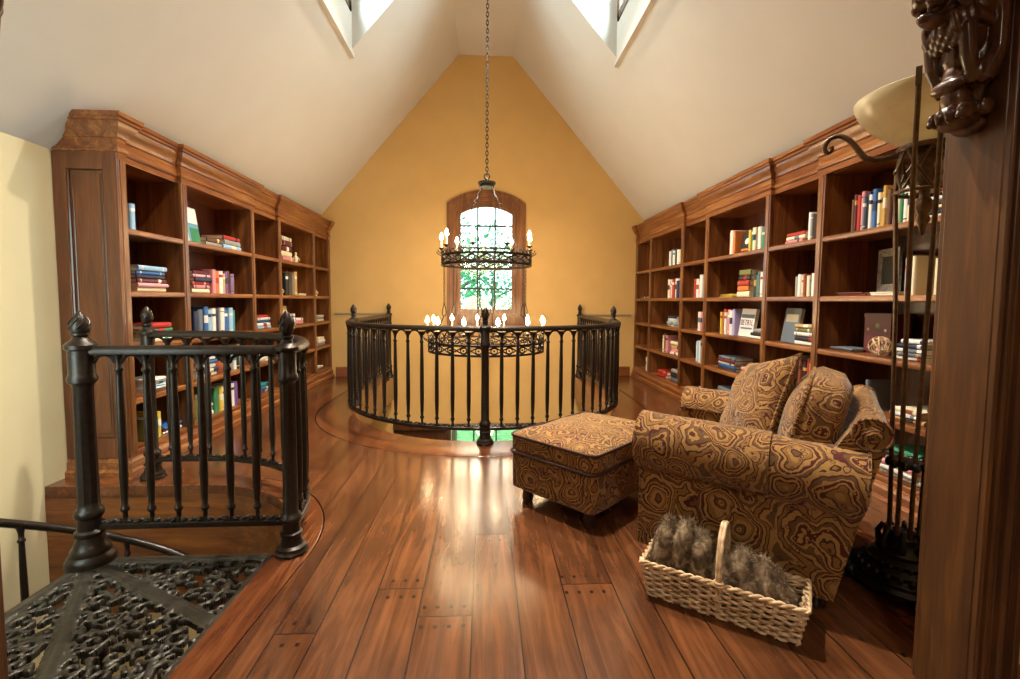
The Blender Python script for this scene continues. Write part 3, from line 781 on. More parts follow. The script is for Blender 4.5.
for (x, y, z, lab) in ((-2.47, 6.24, 1.666, 'ivory figurine beside the big book stack, top shelf, fourth bay of left bookcase'), (-2.46, 5.72, 1.246, 'ivory figurine left of black books, second shelf, fourth bay of left bookcase'), (-2.48, 6.92, 1.246, 'white figurine on the second shelf, farthest bay of left bookcase'), (2.47, 5.12, .161, 'white figurine on the bottom shelf, fourth bay of right bookcase')):
    f = MB().lathe([(0, 0), (.035, 0), (.035, .012), (.022, .02), (.028, .05), (.02, .085), (.012, .10), (.0, .105)], n=12); f.ball((0, 0, .12), (.018, .018, .022)); f.tube([(.02, 0, .08), (.045, .0, .05), (.03, .02, .03)], .008); f.tube([(-.02, 0, .08), (-.04, .0, .055), (-.03, .02, .03)], .008)
    small('figurine', lab, 'figurine', (x, y, z), [('body', f, 'candle')])
# round brown box on fourth shelf
v = MB().lathe([(0, 0), (.07, 0), (.075, .01), (.075, .07), (.07, .085), (.04, .10), (0, .105)], n=20); k = MB().ball((0, 0, .112), .012)
# wooden bowl upside: sits on the stack-free part of shelf
small('round_box', 'round orange brown box behind the stair rail, fourth shelf, second bay of left bookcase', 'box', (-2.52, 4.46, .511), [('body', v, bmat('rust')), ('knob', k, bmat('brown'))])
# yellow folded cloth
def folded(lx, ly, lz, n=3):
    m = MB()
    for i in range(n):
        rg = []
        for s in range(9):
            u = -1 + 2 * s / 8; z0 = lz * i / n; th = lz / n * (1 - .5 * abs(u) ** 3)
            x = u * lx / 2; rg.append([Vector((x, -ly / 2 + .004 * i, z0)), Vector((x, ly / 2 - .01 * i, z0)), Vector((x, ly / 2 - .012 * i, z0 + th * .7)), Vector((x, 0, z0 + th)), Vector((x, -ly / 2 + .006 * i, z0 + th * .7))])
        m.loft(rg)
    return m
small('folded_cloth', 'folded yellow cloth lying on the second shelf, third bay of right bookcase', 'cloth', (2.49, 4.60, 1.246), [('cloth', folded(.12, .26, .035), bmat('yellow'))])
# red bowl on the white stack
v = MB().lathe([(0, .004), (.025, 0), (.03, .006), (.06, .03), (.075, .06), (.07, .06), (.05, .03), (0, .014)], n=18)
small("bowl", 'small red bowl on the book stack, top shelf, nearest bay of right bookcase', 'bowl', (2.515, 2.40, 1.786), [('bowl', v, bmat('red'))])
# silver picture frame with dark photo
fr = MB(); W_, H_ = .23, .28
fr.plate([[(-W_ / 2, 0), (W_ / 2, 0), (W_ / 2, H_), (-W_ / 2, H_)], [(-W_ / 2 + .05, .05), (W_ / 2 - .05, .05), (W_ / 2 - .05, H_ - .05), (-W_ / 2 + .05, H_ - .05)]], lambda p: Vector((p[0], -.012, p[1])), (0, .018, 0))
for a in range(9):
    fr.ball((-W_ / 2 + .03 + a * .021, -.013, H_ - .025 + .006 * sin(a * 1.7)), (.011, .006, .009), seg=8, ring=5)
ph = MB().box(-W_ / 2 + .045, -.004, .045, W_ / 2 - .045, .002, H_ - .045)
bk = MB().box(-W_ / 2 + .01, .002, .01, W_ / 2 - .01, .008, H_ - .01)
el = MB().loft([[Vector((-.02, .008, .2)), Vector((.02, .008, .2)), Vector((.02, .012, .2)), Vector((-.02, .012, .2))], [Vector((-.03, .07, .0)), Vector((.03, .07, .0)), Vector((.03, .074, 0)), Vector((-.03, .074, 0))]])
silver = metal('tarnished silver', '#a9a294', .35, .7)
p = small('picture_frame', 'ornate silver picture frame with dark photograph, second shelf, nearest bay of right bookcase', 'picture frame', (2.62, 2.90, 1.272), [('frame', fr, silver), ('photo', ph, bmat('black')), ('back', bk, bmat('black')), ('easel', el, bmat('black'))], -PI / 2 - .25)
# floral box and rattan ball on the third shelf
bx_ = MB().box(-.10, -.07, 0, .10, .07, .24); lid = MB().box(-.104, -.074, .235, .104, .074, .262)
fls = []
for q in range(26):
    fl_ = MB(); zz = random.uniform(.02, .21); rr = random.uniform(.009, .02)
    if q % 2: fl_.ball((random.uniform(-.085, .085), -.0705, zz), (rr, .0015, rr), seg=8, ring=4)
    else: fl_.ball((-.1005, random.uniform(-.055, .055), zz), (.0015, rr, rr), seg=8, ring=4)
    fls.append(('flower', fl_, bmat(random.choice(['rose', 'cream', 'olive', 'rose']))))
small('floral_box', 'dark red flowered box behind the rattan ball, third shelf of right bookcase', 'box', (2.60, 2.87, .871), [('body', bx_, bmat('maroon')), ('lid', lid, bmat('maroon'))] + fls, -PI / 2)
m = MB()
for k in range(9):
    n_ = Vector((random.uniform(-1, 1), random.uniform(-1, 1), random.uniform(-1, 1))).normalized(); u = n_.orthogonal().normalized(); w_ = n_.cross(u)
    m.tube([Vector((0, 0, .062)) + (u * cos(a) + w_ * sin(a)) * .058 for a in [2 * PI * i / 28 for i in range(28)]], .0038, 6, closed=True)
tag(m.build('rattan_ball', 'wicker', None), 'round open rattan ball on the third shelf, nearest bay of right bookcase', 'ornament').location = (2.44, 2.74, .871)

# ------------------------------------------------------------------ wrought iron railings
def newel_mesh(s=1.0, finial=True):
    m = MB()
    pr = [(.0, 0), (.072, 0), (.074, .012), (.066, .022), (.066, .034), (.052, .044), (.046, .07), (.044, .085), (.05, .09), (.05, .1), (.040, .106), (.039, .15), (.048, .156), (.05, .168), (.046, .178), (.039, .186),
          (.034, .2), (.031, .80), (.034, .815), (.044, .822), (.046, .835), (.042, .85), (.038, .856), (.038, .955), (.052, .962), (.053, .976), (.045, .985), (.028, .995), (.022, 1.012), (.03, 1.02), (.03, 1.028), (.02, 1.036)]
    m.lathe([(r * s, z) for r, z in pr], n=20, flute=.14, fl=(.19, .81))
    return m
def finial_mesh(s=1.0):
    m = MB(); pr = [(.018, 1.034), (.027, 1.045), (.033, 1.062), (.032, 1.085), (.026, 1.108), (.016, 1.128), (.006, 1.142), (0, 1.146)]
    m.lathe([(r * s, z) for r, z in pr], n=14)
    for k in range(7):
        a0 = 2 * PI * k / 7
        m.tube([((.0335 * s * sin(PI * (.18 + .8 * t))) * cos(a0 + 2.2 * t), (.0335 * s * sin(PI * (.18 + .8 * t))) * sin(a0 + 2.2 * t), 1.04 + .1 * t) for t in [i / 8 for i in range(9)]], .0035, 5)
    return m
BAL_H = .80
def baluster_mesh():
    m = MB()
    pr = [(.0, 0), (.012, 0), (.013, .012), (.010, .02), (.010, .05), (.017, .056), (.019, .064), (.017, .072), (.0115, .08), (.0145, .12), (.0175, .22), (.0165, .5), (.013, .68), (.0125, .70), (.018, .706), (.018, .716), (.012, .722), (.012, .745), (.016, .77), (.024, .792), (.028, .80)]
    m.lathe(pr, n=10); return m
NEWEL = FIN = BAL = None
def rail(root, path, z0=.125, z1=.965, spaces=10, skip=(), seg=1):
    """top and bottom rails, arcaded fringe and balusters along a floor path; skip = indices taken by newels."""
    global BAL
    off = -Vector(root.location)
    top = [(-.026, -.018), (.026, -.018), (.030, -.006), (.026, .008), (.014, .019), (0, .022), (-.014, .019), (-.026, .008), (-.030, -.006)]
    m = MB(); m.sweep([(p[0], p[1], z1) for p in path], top); o = m.build('top_rail', 'iron', root, smooth=40); o.location = off
    bot = [(-.018, -.012), (.018, -.012), (.018, .01), (.010, .016), (-.010, .016), (-.018, .01)]
    m = MB(); m.sweep([(p[0], p[1], z0) for p in path], bot); o = m.build('bottom_rail', 'iron', root, smooth=40); o.location = off
    P = resample([(p[0], p[1], 0) for p in path], spaces + 1)
    fr = MB(); sc = MB()
    for i in range(spaces):
        a, b = P[i], P[i + 1]; t = (b - a)
        pts = []
        for k in range(9):
            u = k / 8; pts.append(a + t * (.10 + .8 * u) + Vector((0, 0, z1 - .058 + .038 * sin(PI * u) ** .6)))
        fr.tube(pts, .0085, 6)
        for u in (.2, .5, .8): sc.ball(a + t * u + Vector((0, 0, z0 + .020)), (.012, .012, .009) if u == .5 else (.015, .015, .012), seg=8, ring=5)
        sc.tube([a + t * u + Vector((0, 0, z0 + .02 + .008 * sin(u * 2 * PI * 2))) for u in [k / 12 for k in range(13)]], .006, 5)
    o = fr.build('arcade_fringe', 'iron', root, smooth=50); o.location = off
    o = sc.build('scroll_trim', 'iron', root, smooth=50); o.location = off
    if BAL is None:
        BAL = baluster_mesh().build('baluster', 'iron', None, smooth=50); first = True
    else: first = False
    for i, p in enumerate(P):
        if i in skip: continue
        loc = p + off + Vector((0, 0, z0 + .012))
        if first: BAL.parent = root; BAL.location = loc; first = False
        else: inst(BAL, root, loc)
def newel(root, x, y, z=0, s=1.0):
    global NEWEL, FIN
    loc = Vector((x, y, z)) - Vector(root.location)
    if NEWEL is None:
        n_ = NEWEL = newel_mesh().build('newel_post', 'iron', root, smooth=40); n_.location = loc
        FIN = finial_mesh().build('finial', 'iron', n_, smooth=50)
    else:
        n_ = inst(NEWEL, root, loc); inst(FIN, n_, (0, 0, 0))
    return n_
vb = thing('balustrade', 'black iron balustrade curving around the open void below the chandelier', 'railing', (0, 5.33, .002))
pv = [(-RAILR, 7.25), (-RAILR, 5.33)] + [(p[0], p[1]) for p in arc(VC, RAILR, 180, 360, 40)][1:-1] + [(RAILR, 5.33), (RAILR, 7.25)]
L1 = [pv[0], pv[1]]; L2 = [(p[0], p[1]) for p in arc(VC, RAILR, 180, 270, 22)]; L3 = [(p[0], p[1]) for p in arc(VC, RAILR, 270, 360, 22)]; L4 = [pv[-2], pv[-1]]
rail(vb, L1, spaces=14, skip=(0, 14)); rail(vb, L2, spaces=17, skip=(0, 17)); rail(vb, L3, spaces=17, skip=(0, 17)); rail(vb, L4, spaces=14, skip=(0, 14))
for x, y in ((-RAILR, 7.25), (-RAILR, 5.33), (0.0, VC[1] - RAILR), (RAILR, 5.33), (RAILR, 7.25)): newel(vb, x, y, .002)
sb = thing('balustrade', 'black iron railing curving around the spiral stair well beside the left bookcase', 'railing', (-1.6, 2.9, .002))
pw = [(-.915, 2.19)] + [(-1.85 + .935 * cos(math.radians(a)), 2.2 + .965 * sin(math.radians(a))) for a in range(4, 91, 4)] + [(-1.95, 3.165), (-2.215, 3.165)]
rail(sb, pw, spaces=15, skip=(0, 15))
newel(sb, *pw[0], .002); newel(sb, *pw[-1], .002)

# ------------------------------------------------------------------ spiral staircase
ss = thing('spiral_staircase', 'cast iron spiral staircase with pierced landing, centre pole and radial railing', 'staircase', (PC.x, PC.y, -3.0))
off = -Vector(ss.location)
m = MB()
pr = [(.045, -3.0), (.045, -.06), (.092, -.05), (.094, .01), (.086, .03), (.075, .04), (.074, .06), (.064, .075), (.055, .10), (.05, .12), (.057, .128), (.057, .14), (.046, .15), (.044, .20), (.054, .21), (.056, .225), (.05, .24), (.042, .25), (.041, .28), (.037, .80), (.042, .815), (.053, .824), (.055, .84), (.05, .856), (.048, .862), (.048, .965), (.058, .972), (.059, .99), (.05, 1.0), (.036, 1.012), (.026, 1.026), (.034, 1.034), (.034, 1.042), (.02, 1.05)]
m.lathe(pr, c=(PC.x, PC.y, 0), n=20, flute=.14, fl=(.26, .81))
cp = m.build('centre_pole', 'iron', ss, smooth=40); cp.location = off
m = finial_mesh(1.15); fo = m.build('finial', 'iron', cp, smooth=50); fo.location = (PC.x, PC.y, -.005)
rail(ss, [(PC.x + .03, 2.172), (-.945, 2.182)], z0=.155, spaces=7, skip=(0, 7))
# pierced landing: a quarter square of three tread panels filled with cast scrollwork
from mathutils.kdtree import KDTree
def landing():
    random.seed(21)
    x0, x1, y0, y1 = PC.x - .035, -1.002, 1.347, 2.192
    ribs = [(cos(math.radians(a)), sin(math.radians(a))) for a in (2, -29, -59, -91)]
    strokes = []; cs = []
    for _ in range(4000):
        p = Vector((random.uniform(x0 + .03, x1 - .03), random.uniform(y0 + .03, y1 - .03), 0)); r = random.uniform(.036, .058)
        if all((p - c).length > (r + q) * .93 for c, q in cs): cs.append((p, r))
    for p, r in cs:
        s = random.choice((-1, 1)); a0 = random.uniform(0, 6.28)
        for i in range(46):
            t = i / 45; rr = r * (1 - .84 * t); a = a0 + s * 6.6 * t
            strokes.append((p.x + rr * cos(a), p.y + rr * sin(a), (.0085 - .002 * t)))
        for k in range(5):       # leaf lobes on the outer turn
            a = a0 + s * 1.05 * k; rr = r * 1.02
            for i in range(6): strokes.append((p.x + (rr + .004 * i) * cos(a + s * .09 * i), p.y + (rr + .004 * i) * sin(a + s * .09 * i), (.0078 - .0008 * i)))
    kd = KDTree(len(strokes))
    for i, q in enumerate(strokes): kd.insert((q[0], q[1], 0), i)
    kd.balance()
    st = .0044; nx = int((x1 - x0) / st); ny = int((y1 - y0) / st)
    m = MB(); V = {}; keep = {}
    def fn(x, y):
        dx, dy = x - PC.x, y - PC.y; r = math.hypot(dx, dy)
        rib = min([abs(-dx * uy + dy * ux) for ux, uy in ribs if dx * ux + dy * uy > 0] or [9])
        edge = min(x1 - x, y - y0, y1 - y, x - x0)
        if r < .10 or edge < .02: return 1, .007
        if rib < .024: return 1, .010 * (1 - (rib / .024) ** 2) + .004 * (abs(rib - .019) < .005)
        co_, i, d = kd.find((x, y, 0)); w = strokes[i][2]
        z = .0075 * math.exp(-(d / w) ** 2 * 1.4)
        if rib < .034 or edge < .028: return 1, z
        return d < w + .0018, z
    for j in range(ny + 1):
        for i in range(nx + 1):
            x, y = x0 + i * (x1 - x0) / nx, y0 + j * (y1 - y0) / ny
            k, hz = fn(x, y); keep[i, j] = k
            V[i, j] = m.b.verts.new((x, y, -.014 + hz))
    for j in range(ny):
        for i in range(nx):
            q = [(i, j), (i + 1, j), (i + 1, j + 1), (i, j + 1)]
            if sum(bool(keep[c]) for c in q) >= 3: m.face([V[c] for c in q])
    bmesh.ops.delete(m.b, geom=[v for v in m.b.verts if not v.link_faces], context='VERTS')
    r = bmesh.ops.extrude_face_region(m.b, geom=m.b.faces[:])
    for g in r['geom']:
        if isinstance(g, bmesh.types.BMVert): g.co.z = -.034
    return m
o = landing().build('landing', 'iron_grey', ss, smooth=62); o.location = off
m = MB()
for a in (2, -29, -59):
    u = Vector((cos(math.radians(a)), sin(math.radians(a)), 0)); 
    m.tube([PC + u * .1 + Vector((0, 0, -.05)), PC + u * .82 + Vector((0, 0, -.05))], .02, 6)
o = m.build('landing_rib', 'iron', ss); o.location = off
for k in range(8):
    a0 = 270 - 30 * k - 32; zt = -.225 * (k + 1)
    m = MB(); pts = [(PC.x + .06 * cos(math.radians(a0)), PC.y + .06 * sin(math.radians(a0)))] + [(p[0], p[1]) for p in arc((PC.x, PC.y), .79, a0, a0 + 33, 8)]
    m.plate([pts], lambda p: Vector((p[0], p[1], zt)), (0, 0, -.025)); o = m.build('tread', 'iron_grey', ss); o.location = off
m = MB(); hp = [(PC.x + .79 * cos(math.radians(a)), PC.y + .79 * sin(math.radians(a)), (a - 152) * .0078) for a in range(262, 40, -4)]
m.tube(hp, .022, 8); o = m.build('handrail', 'iron', ss, smooth=50); o.location = off
for a in range(246, 60, -16):
    loc = Vector((PC.x + .79 * cos(math.radians(a)), PC.y + .79 * sin(math.radians(a)), (a - 152) * .0078 - .80)) + off
    inst(BAL, ss, loc)

# ------------------------------------------------------------------ chandelier
ch = thing('chandelier', 'two tier dark iron ring chandelier with lit candle bulbs hanging on a long chain', 'chandelier', (.012, VC[1], ZR))
def CZ(z): return z - ZR
m = MB(); m.lathe([(0, 0), (.07, 0), (.072, -.015), (.05, -.03), (.02, -.05), (.012, -.07), (0, -.072)], n=16); m.build('canopy', 'chain', ch)
m = MB(); z = CZ(2.60); k = 0
while z < -.08:
    pts = []
    for i in range(12):
        a = 2 * PI * i / 12; dx = .014 * cos(a); dz = .028 * sin(a)
        pts.append((dx, 0, z + .026 + dz) if k % 2 else (0, dx, z + .026 + dz))
    m.tube(pts, .0052, 5, closed=True); z += .044; k += 1
m.build('chain', 'chain', ch)
m = MB(); m.lathe([(0, 2.47), (.03, 2.465), (.085, 2.47), (.085, 2.50), (.10, 2.505), (.10, 2.525), (.03, 2.535), (.022, 2.56), (.0, 2.565)], n=20)
m.tube([(.03 * cos(a), 0, 2.59 + .03 * sin(a)) for a in [2 * PI * i / 16 for i in range(16)]], .008, 6, closed=True)
for v in m.b.verts: v.co.z -= ZR
m.build('crown_cap', 'chain', ch)
def ring_tier(R, zb, zt, ncell, name):
    m = MB()
    for z in (zb, zt):
        m.loft([[Vector((rr * cos(a), rr * sin(a), CZ(z) + h)) for rr, h in ((R - .006, -.012), (R + .008, -.012), (R + .008, .012), (R - .006, .012))] for a in [2 * PI * i / 56 for i in range(56)]], loop=True)
    H = zt - zb; zc = (zb + zt) / 2
    def q(a, z): return (R * cos(a), R * sin(a), CZ(z))
    for i in range(ncell):
        a0 = 2 * PI * i / ncell; da = 2 * PI / ncell
        m.tube([q(a0 + da * t, zb + .01 + (H - .02) * t) for t in (0, .33, .66, 1)], .0075, 5)
        m.tube([q(a0 + da * t, zt - .01 - (H - .02) * t) for t in (0, .33, .66, 1)], .0075, 5)
        m.tube([q(a0 + da * (.0 + .22 * cos(b)), zc + H * .28 * sin(b)) for b in [2 * PI * k / 12 for k in range(12)]], .0065, 5, closed=True)
        m.ball(q(a0, zc), .012, seg=6, ring=4)
    return m.build(name, 'chain', ch)
ring_tier(.505, 1.595, 1.695, 20, 'upper_ring')
ring_tier(.655, .635, .735, 26, 'lower_ring')
# scroll arches and spikes above the hoops
def cresting(R, z, n, name, hh):
    m = MB()
    for i in range(n):
        a0 = 2 * PI * i / n; da = 2 * PI / n
        pts = []
        for k in range(17):
            t = k / 16; pts.append((R * cos(a0 + da * t), R * sin(a0 + da * t), CZ(z + .012 + hh * .55 * abs(sin(2 * PI * t)) ** .8)))
        m.tube(pts, .006, 5)
        m.tube([(R * cos(a0), R * sin(a0), CZ(z)), ((R + .01) * cos(a0), (R + .01) * sin(a0), CZ(z + hh))], lambda t: .007 * (1 - .7 * t), 6)
        m.tube([((R) * cos(a0), R * sin(a0), CZ(z)), ((R + .05) * cos(a0), (R + .05) * sin(a0), CZ(z + .03)), ((R + .06) * cos(a0), (R + .06) * sin(a0), CZ(z + .05))], .006, 5)
    return m.build(name, 'chain', ch)
cresting(.505, 1.695, 18, 'upper_cresting', .07)
cresting(.655, .735, 24, 'lower_cresting', .09)
def candle_parts():
    e = MB(); e.lathe([(0, 0), (.012, 0), (.014, .01), (.034, .022), (.036, .028), (.012, .028), (0, .028)], n=12)
    c = e.build('candle', 'chain', ch, smooth=50)
    s = MB().lathe([(0, .026), (.0115, .026), (.0115, .115), (.009, .12), (0, .12)], n=10).build('candle_sleeve', 'candle', c)
    b = MB().lathe([(0, .118), (.009, .12), (.021, .138), (.022, .150), (.015, .172), (.004, .195), (0, .2)], n=10).build('bulb', 'bulb', c, smooth=80)
    return c, s, b
c0 = candle_parts(); firstc = True
lamp_pos = []
for R, z, n_, ph in ((.655, .825, 12, 10), (.505, 1.765, 9, 24)):
    for i in range(n_):
        a = math.radians(ph + 360 * i / n_ - 90); loc = ((R + .012) * cos(a), (R + .012) * sin(a), CZ(z))
        lamp_pos.append(loc)
        if firstc: c0[0].location = loc; firstc = False
        else:
            c = inst(c0[0], ch, loc); inst(c0[1], c, (0, 0, 0)); inst(c0[2], c, (0, 0, 0))
def hanger(p, q, drop, name='hanger_chain'):
    m = MB(); p, q = Vector(p), Vector(q); L_ = (q - p).length; n_ = int(L_ / .04)
    d = (q - p).normalized(); u = d.orthogonal().normalized(); w_ = d.cross(u)
    for i in range(n_):
        c = p + d * (i + .5) * L_ / n_; e = u if i % 2 else w_
        m.tube([c + e * .009 * cos(a) + d * .024 * sin(a) for a in [2 * PI * k / 8 for k in range(8)]], .0035, 4, closed=True)
    if drop:
        m.tube([q + Vector((.028 * sin(a) * (1 - cos(a)) * .6, 0, -.06 + .075 * cos(a))) for a in [2 * PI * k / 16 for k in range(16)]], .0055, 5, closed=True)
    return m.build(name, 'chain', ch)
for k in range(6):
    a = math.radians(60 * k + 22)
    hanger((.50 * cos(a), .50 * sin(a), CZ(1.585)), (.50 * cos(a), .50 * sin(a), CZ(1.16)), True)
    m = MB(); m.tube([(.50 * cos(a), .50 * sin(a), CZ(1.03)), (.56 * cos(a), .56 * sin(a), CZ(.90)), (.65 * cos(a), .65 * sin(a), CZ(.745))], .006, 5); m.build('hanger_rod', 'chain', ch)
for k in range(4):
    a = math.radians(90 * k + 45); hanger((.075 * cos(a), .075 * sin(a), CZ(2.475)), (.505 * cos(a), .505 * sin(a), CZ(1.70)), False)
for R, z, e in ((.0, 1.95, 50), (.0, .98, 62)):
    for k in range(3):
        L = bpy.data.lights.new('candle_glow', 'POINT'); L.energy = e / 3; L.color = (1, .72, .40); L.shadow_soft_size = .32
        lo_ = bpy.data.objects.new('candle_glow', L); COL.objects.link(lo_); a = 2 * PI * k / 3
        lo_.location = (.012 + .40 * cos(a), VC[1] + .40 * sin(a), z)

# ------------------------------------------------------------------ upholstery helpers
def fuzz(m, amp, scale, seed=0):
    m.b.normal_update()
    for v in m.b.verts:
        n = noise.noise(Vector((v.co.x * scale + seed, v.co.y * scale, v.co.z * scale))); v.co += v.normal * n * amp
def rrect(lx, ly, r, z, n=6, k=1):
    P = []
    for cx, cy, a0 in ((lx / 2 - r, ly / 2 - r, 0), (-lx / 2 + r, ly / 2 - r, 90), (-lx / 2 + r, -ly / 2 + r, 180), (lx / 2 - r, -ly / 2 + r, 270)):
        for i in range(n + 1):
            a = math.radians(a0 + 90 * i / n); P.append(Vector((cx + r * cos(a), cy + r * sin(a), z)))
    # extra points along the sides
    out = []
    for i, p in enumerate(P):
        q = P[(i + 1) % len(P)]; out.append(p)
        if (q - p).length > .08:
            kk = int((q - p).length / .05)
            for j in range(1, kk): out.append(p.lerp(q, j / kk))
    return out
def block(m, lx, ly, z0, z1, r=.04, e=.015, dome=0, steps=5):
    rings = [rrect(lx - 2 * e, ly - 2 * e, r, z0), rrect(lx, ly, r, z0 + e)]
    for i in range(1, steps): rings.append(rrect(lx, ly, r, z0 + e + (z1 - z0 - 2 * e) * i / steps))
    rings.append(rrect(lx, ly, r, z1 - e)); rings.append(rrect(lx - 1.2 * e, ly - 1.2 * e, r, z1))
    top = rrect(lx - 1.2 * e, ly - 1.2 * e, r, z1)
    for s in (.9, .75, .55, .35, .15, .03):
        rings.append([Vector((p.x * s, p.y * s, z1 + dome * (1 - s ** 2.6))) for p in top])
    m.loft(rings); return m
def welt(pts, r=.007): return MB().tube(pts, r, 6, closed=True)
def pillow(a, b, T, seed=0, n=22, pinch=.09):
    m = MB(); G = {}
    for s in (1, -1):
        for i in range(n + 1):
            for j in range(n + 1):
                u, v = -1 + 2 * i / n, -1 + 2 * j / n
                if s < 0 and (i in (0, n) or j in (0, n)): G[s, i, j] = G[1, i, j]; continue
                th = T * max(0, (1 - u ** 4) * (1 - v ** 4)) ** .5 * (1 - .25 * (u * u + v * v))
                x = u * a * (1 - pinch * (1 - v * v) * u * u * 1.0); y = v * b * (1 - pinch * (1 - u * u) * v * v)
                wr = .008 * noise.noise(Vector((u * 2.5 + seed, v * 2.5, s))) + .006 * sin(9 * u * v + seed) * (1 - u * u) * (1 - v * v) + .007 * noise.noise(Vector((u * 6 + seed, v * 6, s + 4)))
                G[s, i, j] = m.b.verts.new((x, y, s * th / 2 + s * wr * (th > .01)))
    for s in (1, -1):
        for i in range(n):
            for j in range(n): m.face([G[s, i, j], G[s, i + 1, j], G[s, i + 1, j + 1], G[s, i, j + 1]])
    edge = [(i, 0) for i in range(n)] + [(n, j) for j in range(n)] + [(i, n) for i in range(n, 0, -1)] + [(0, j) for j in range(n, 0, -1)]
    return m, [G[1, i, j].co.copy() for i, j in edge]

# ------------------------------------------------------------------ armchair
CHR = math.radians(142)
chair = thing('armchair', 'tan and maroon paisley rolled arm armchair beside the floor lamp', 'armchair', (1.325, 2.163, 0), CHR)
HW, AC, AR = .445, .392, .122
def arm(sy):
    m = MB(); rings = []
    N = 22
    for i in range(N + 1):
        x = -.41 + .83 * i / N; zc = .532 + .025 * i / N
        w = 1 + .012 * sin(i * .9)
        pr = [(.29, .075), (.285, .3), (.285, zc - .06)]
        pr += [(AC + AR * w * cos(math.radians(a)), zc + AR * w * sin(math.radians(a))) for a in range(165, -56, -17)]
        pr += [(HW - .005, zc - .125), (HW, .36), (HW + .006, .2), (HW, .075), (.36, .07)]
        rings.append([Vector((x, sy * y, z)) for y, z in pr])
    m.loft(rings)
    for v in m.b.verts:
        if v.co.x < 0: v.co.x *= 1 - .26 * max(0, 1 - v.co.z / .52)
    fuzz(m, .006, 6, sy)
    a = m.build('arm', 'fab', chair, smooth=60, bevel=0)
    # welted front and back outline
    for x, zc in ((.421, .557), (-.411, .532)):
        pts = [(x, sy * .29, .08), (x, sy * .286, zc - .06)] + [(x, sy * (AC + (AR + .001) * cos(math.radians(q))), zc + (AR + .001) * sin(math.radians(q))) for q in range(165, -56, -12)] + [(x, sy * HW, zc - .13), (x, sy * (HW + .003), .2), (x, sy * HW, .08)]
        if x < 0: pts = [(p[0] * (1 - .26 * max(0, 1 - p[2] / .52)), p[1], p[2]) for p in pts]
        MB().tube(pts, .006, 6).build('welt', 'fab', a, smooth=60)
    # loose arm cover over the front of the roll
    m = MB(); rings = []
    for i in range(15):
        x = -.10 + .53 * i / 14; zc = .532 + .025 * (x + .41) / .83; R = AR + .009
        low = -62 - 3 * sin(i * 1.3)
        outr = [(AC + R * cos(math.radians(q)), zc + R * sin(math.radians(q))) for q in [168 + (low - 168) * k / 22 for k in range(23)]]
        R -= .007
        inn = [(AC + R * cos(math.radians(q)), zc + R * sin(math.radians(q))) for q in [168 + (low - 168) * k / 22 for k in range(23)]]
        rings.append([Vector((x, sy * y, z)) for y, z in outr + inn[::-1]])
    m.loft(rings); fuzz(m, .003, 8)
    c = m.build('arm_cover', 'fab2', chair, smooth=60)
    # front drop of the cover
    m = MB(); zc = .558; R = AR + .009
    outl = [(AC + R * cos(math.radians(q)), zc + R * sin(math.radians(q))) for q in range(170, -66, -10)]
    m.plate([outl], lambda p: Vector((.43, sy * p[0], p[1])), (.006, 0, 0)); m.build('front_drop', 'fab2', c)
arm(1); arm(-1)
m = MB(); block(m, .74, .62, .07, .34, .05); fuzz(m, .004, 6)
o = m.build('seat_base', 'fab', chair, smooth=60); o.location = (.03, 0, 0)
m = MB(); block(m, .70, .575, .335, .48, .06, .03, .03); fuzz(m, .006, 5)
o = m.build('seat_cushion', 'fab2', chair, smooth=60); o.location = (.09, 0, 0)
m = MB(); rings = []
for i in range(25):
    y = -.41 + .82 * i / 24
    pr = [(-.20, .10), (-.21, .34), (-.27, .58), (-.325, .68)]
    pr += [(-.415 + .058 * cos(math.radians(a)), .722 + .058 * sin(math.radians(a))) for a in range(20, 236, 18)]
    pr += [(-.44, .6), (-.39, .4), (-.31, .08)]
    rings.append([Vector((x, y, z)) for x, z in pr])
m.loft(rings); fuzz(m, .006, 6)
bk_ = m.build('back', 'fab', chair, smooth=60)
for sy in (-1, 1):
    pts = [(-.415 + .059 * cos(a), sy * .411, .722 + .059 * sin(a)) for a in [2 * PI * k / 24 for k in range(24)]]
    MB().tube(pts, .006, 6, closed=True).build('welt', 'fab', bk_, smooth=60)
    r_ = MB(); r_.ball((-.415, sy * .41, .722), (.034, .012, .034)); r_.ball((-.415, sy * .42, .722), (.018, .01, .018)); r_.build('rosette', 'fab2', bk_)
m = MB(); block(m, .60, .47, 0, .15, .13, .03, .07, 6); fuzz(m, .012, 5, 2.2)
o = m.build('back_cushion', 'fab2', chair, smooth=70); o.location = (-.315, .02, .635); o.rotation_euler = (PI / 2, 0, PI / 2); o.rotation_euler.rotate_axis('X', math.radians(-13))
welt(rrect(.575, .445, .12, .152), .007).build('welt', 'fab', o, smooth=60)
for sx in (-.27, .36):
    for sy in (-.37, .37):
        m = MB().lathe([(0, 0), (.022, 0), (.03, .03), (.034, .085), (0, .085)], n=12); o = m.build('leg', 'leg', chair); o.location = (sx, sy, 0)
m, e = pillow(.235, .24, .19, 5)
tp = m.build('throw_pillow', 'fab2', None, smooth=70)
tag(tp, 'paisley throw pillow with a pointed corner propped up on the armchair seat', 'pillow')
mt = Matrix.Rotation(CHR, 4, 'Z')
tp.rotation_mode = 'QUATERNION'
q = Matrix.Rotation(CHR + math.radians(28), 4, 'Z') @ Matrix.Rotation(math.radians(-24), 4, 'Y') @ Matrix.Rotation(PI / 2, 4, 'Y') @ Matrix.Rotation(math.radians(14), 4, 'Z')
tp.rotation_quaternion = q.to_quaternion(); tp.location = mt @ Vector((.02, -.10, .0)) + Vector((1.325, 2.163, .70))
welt(e, .007).build('welt', 'fab2', tp, smooth=60)

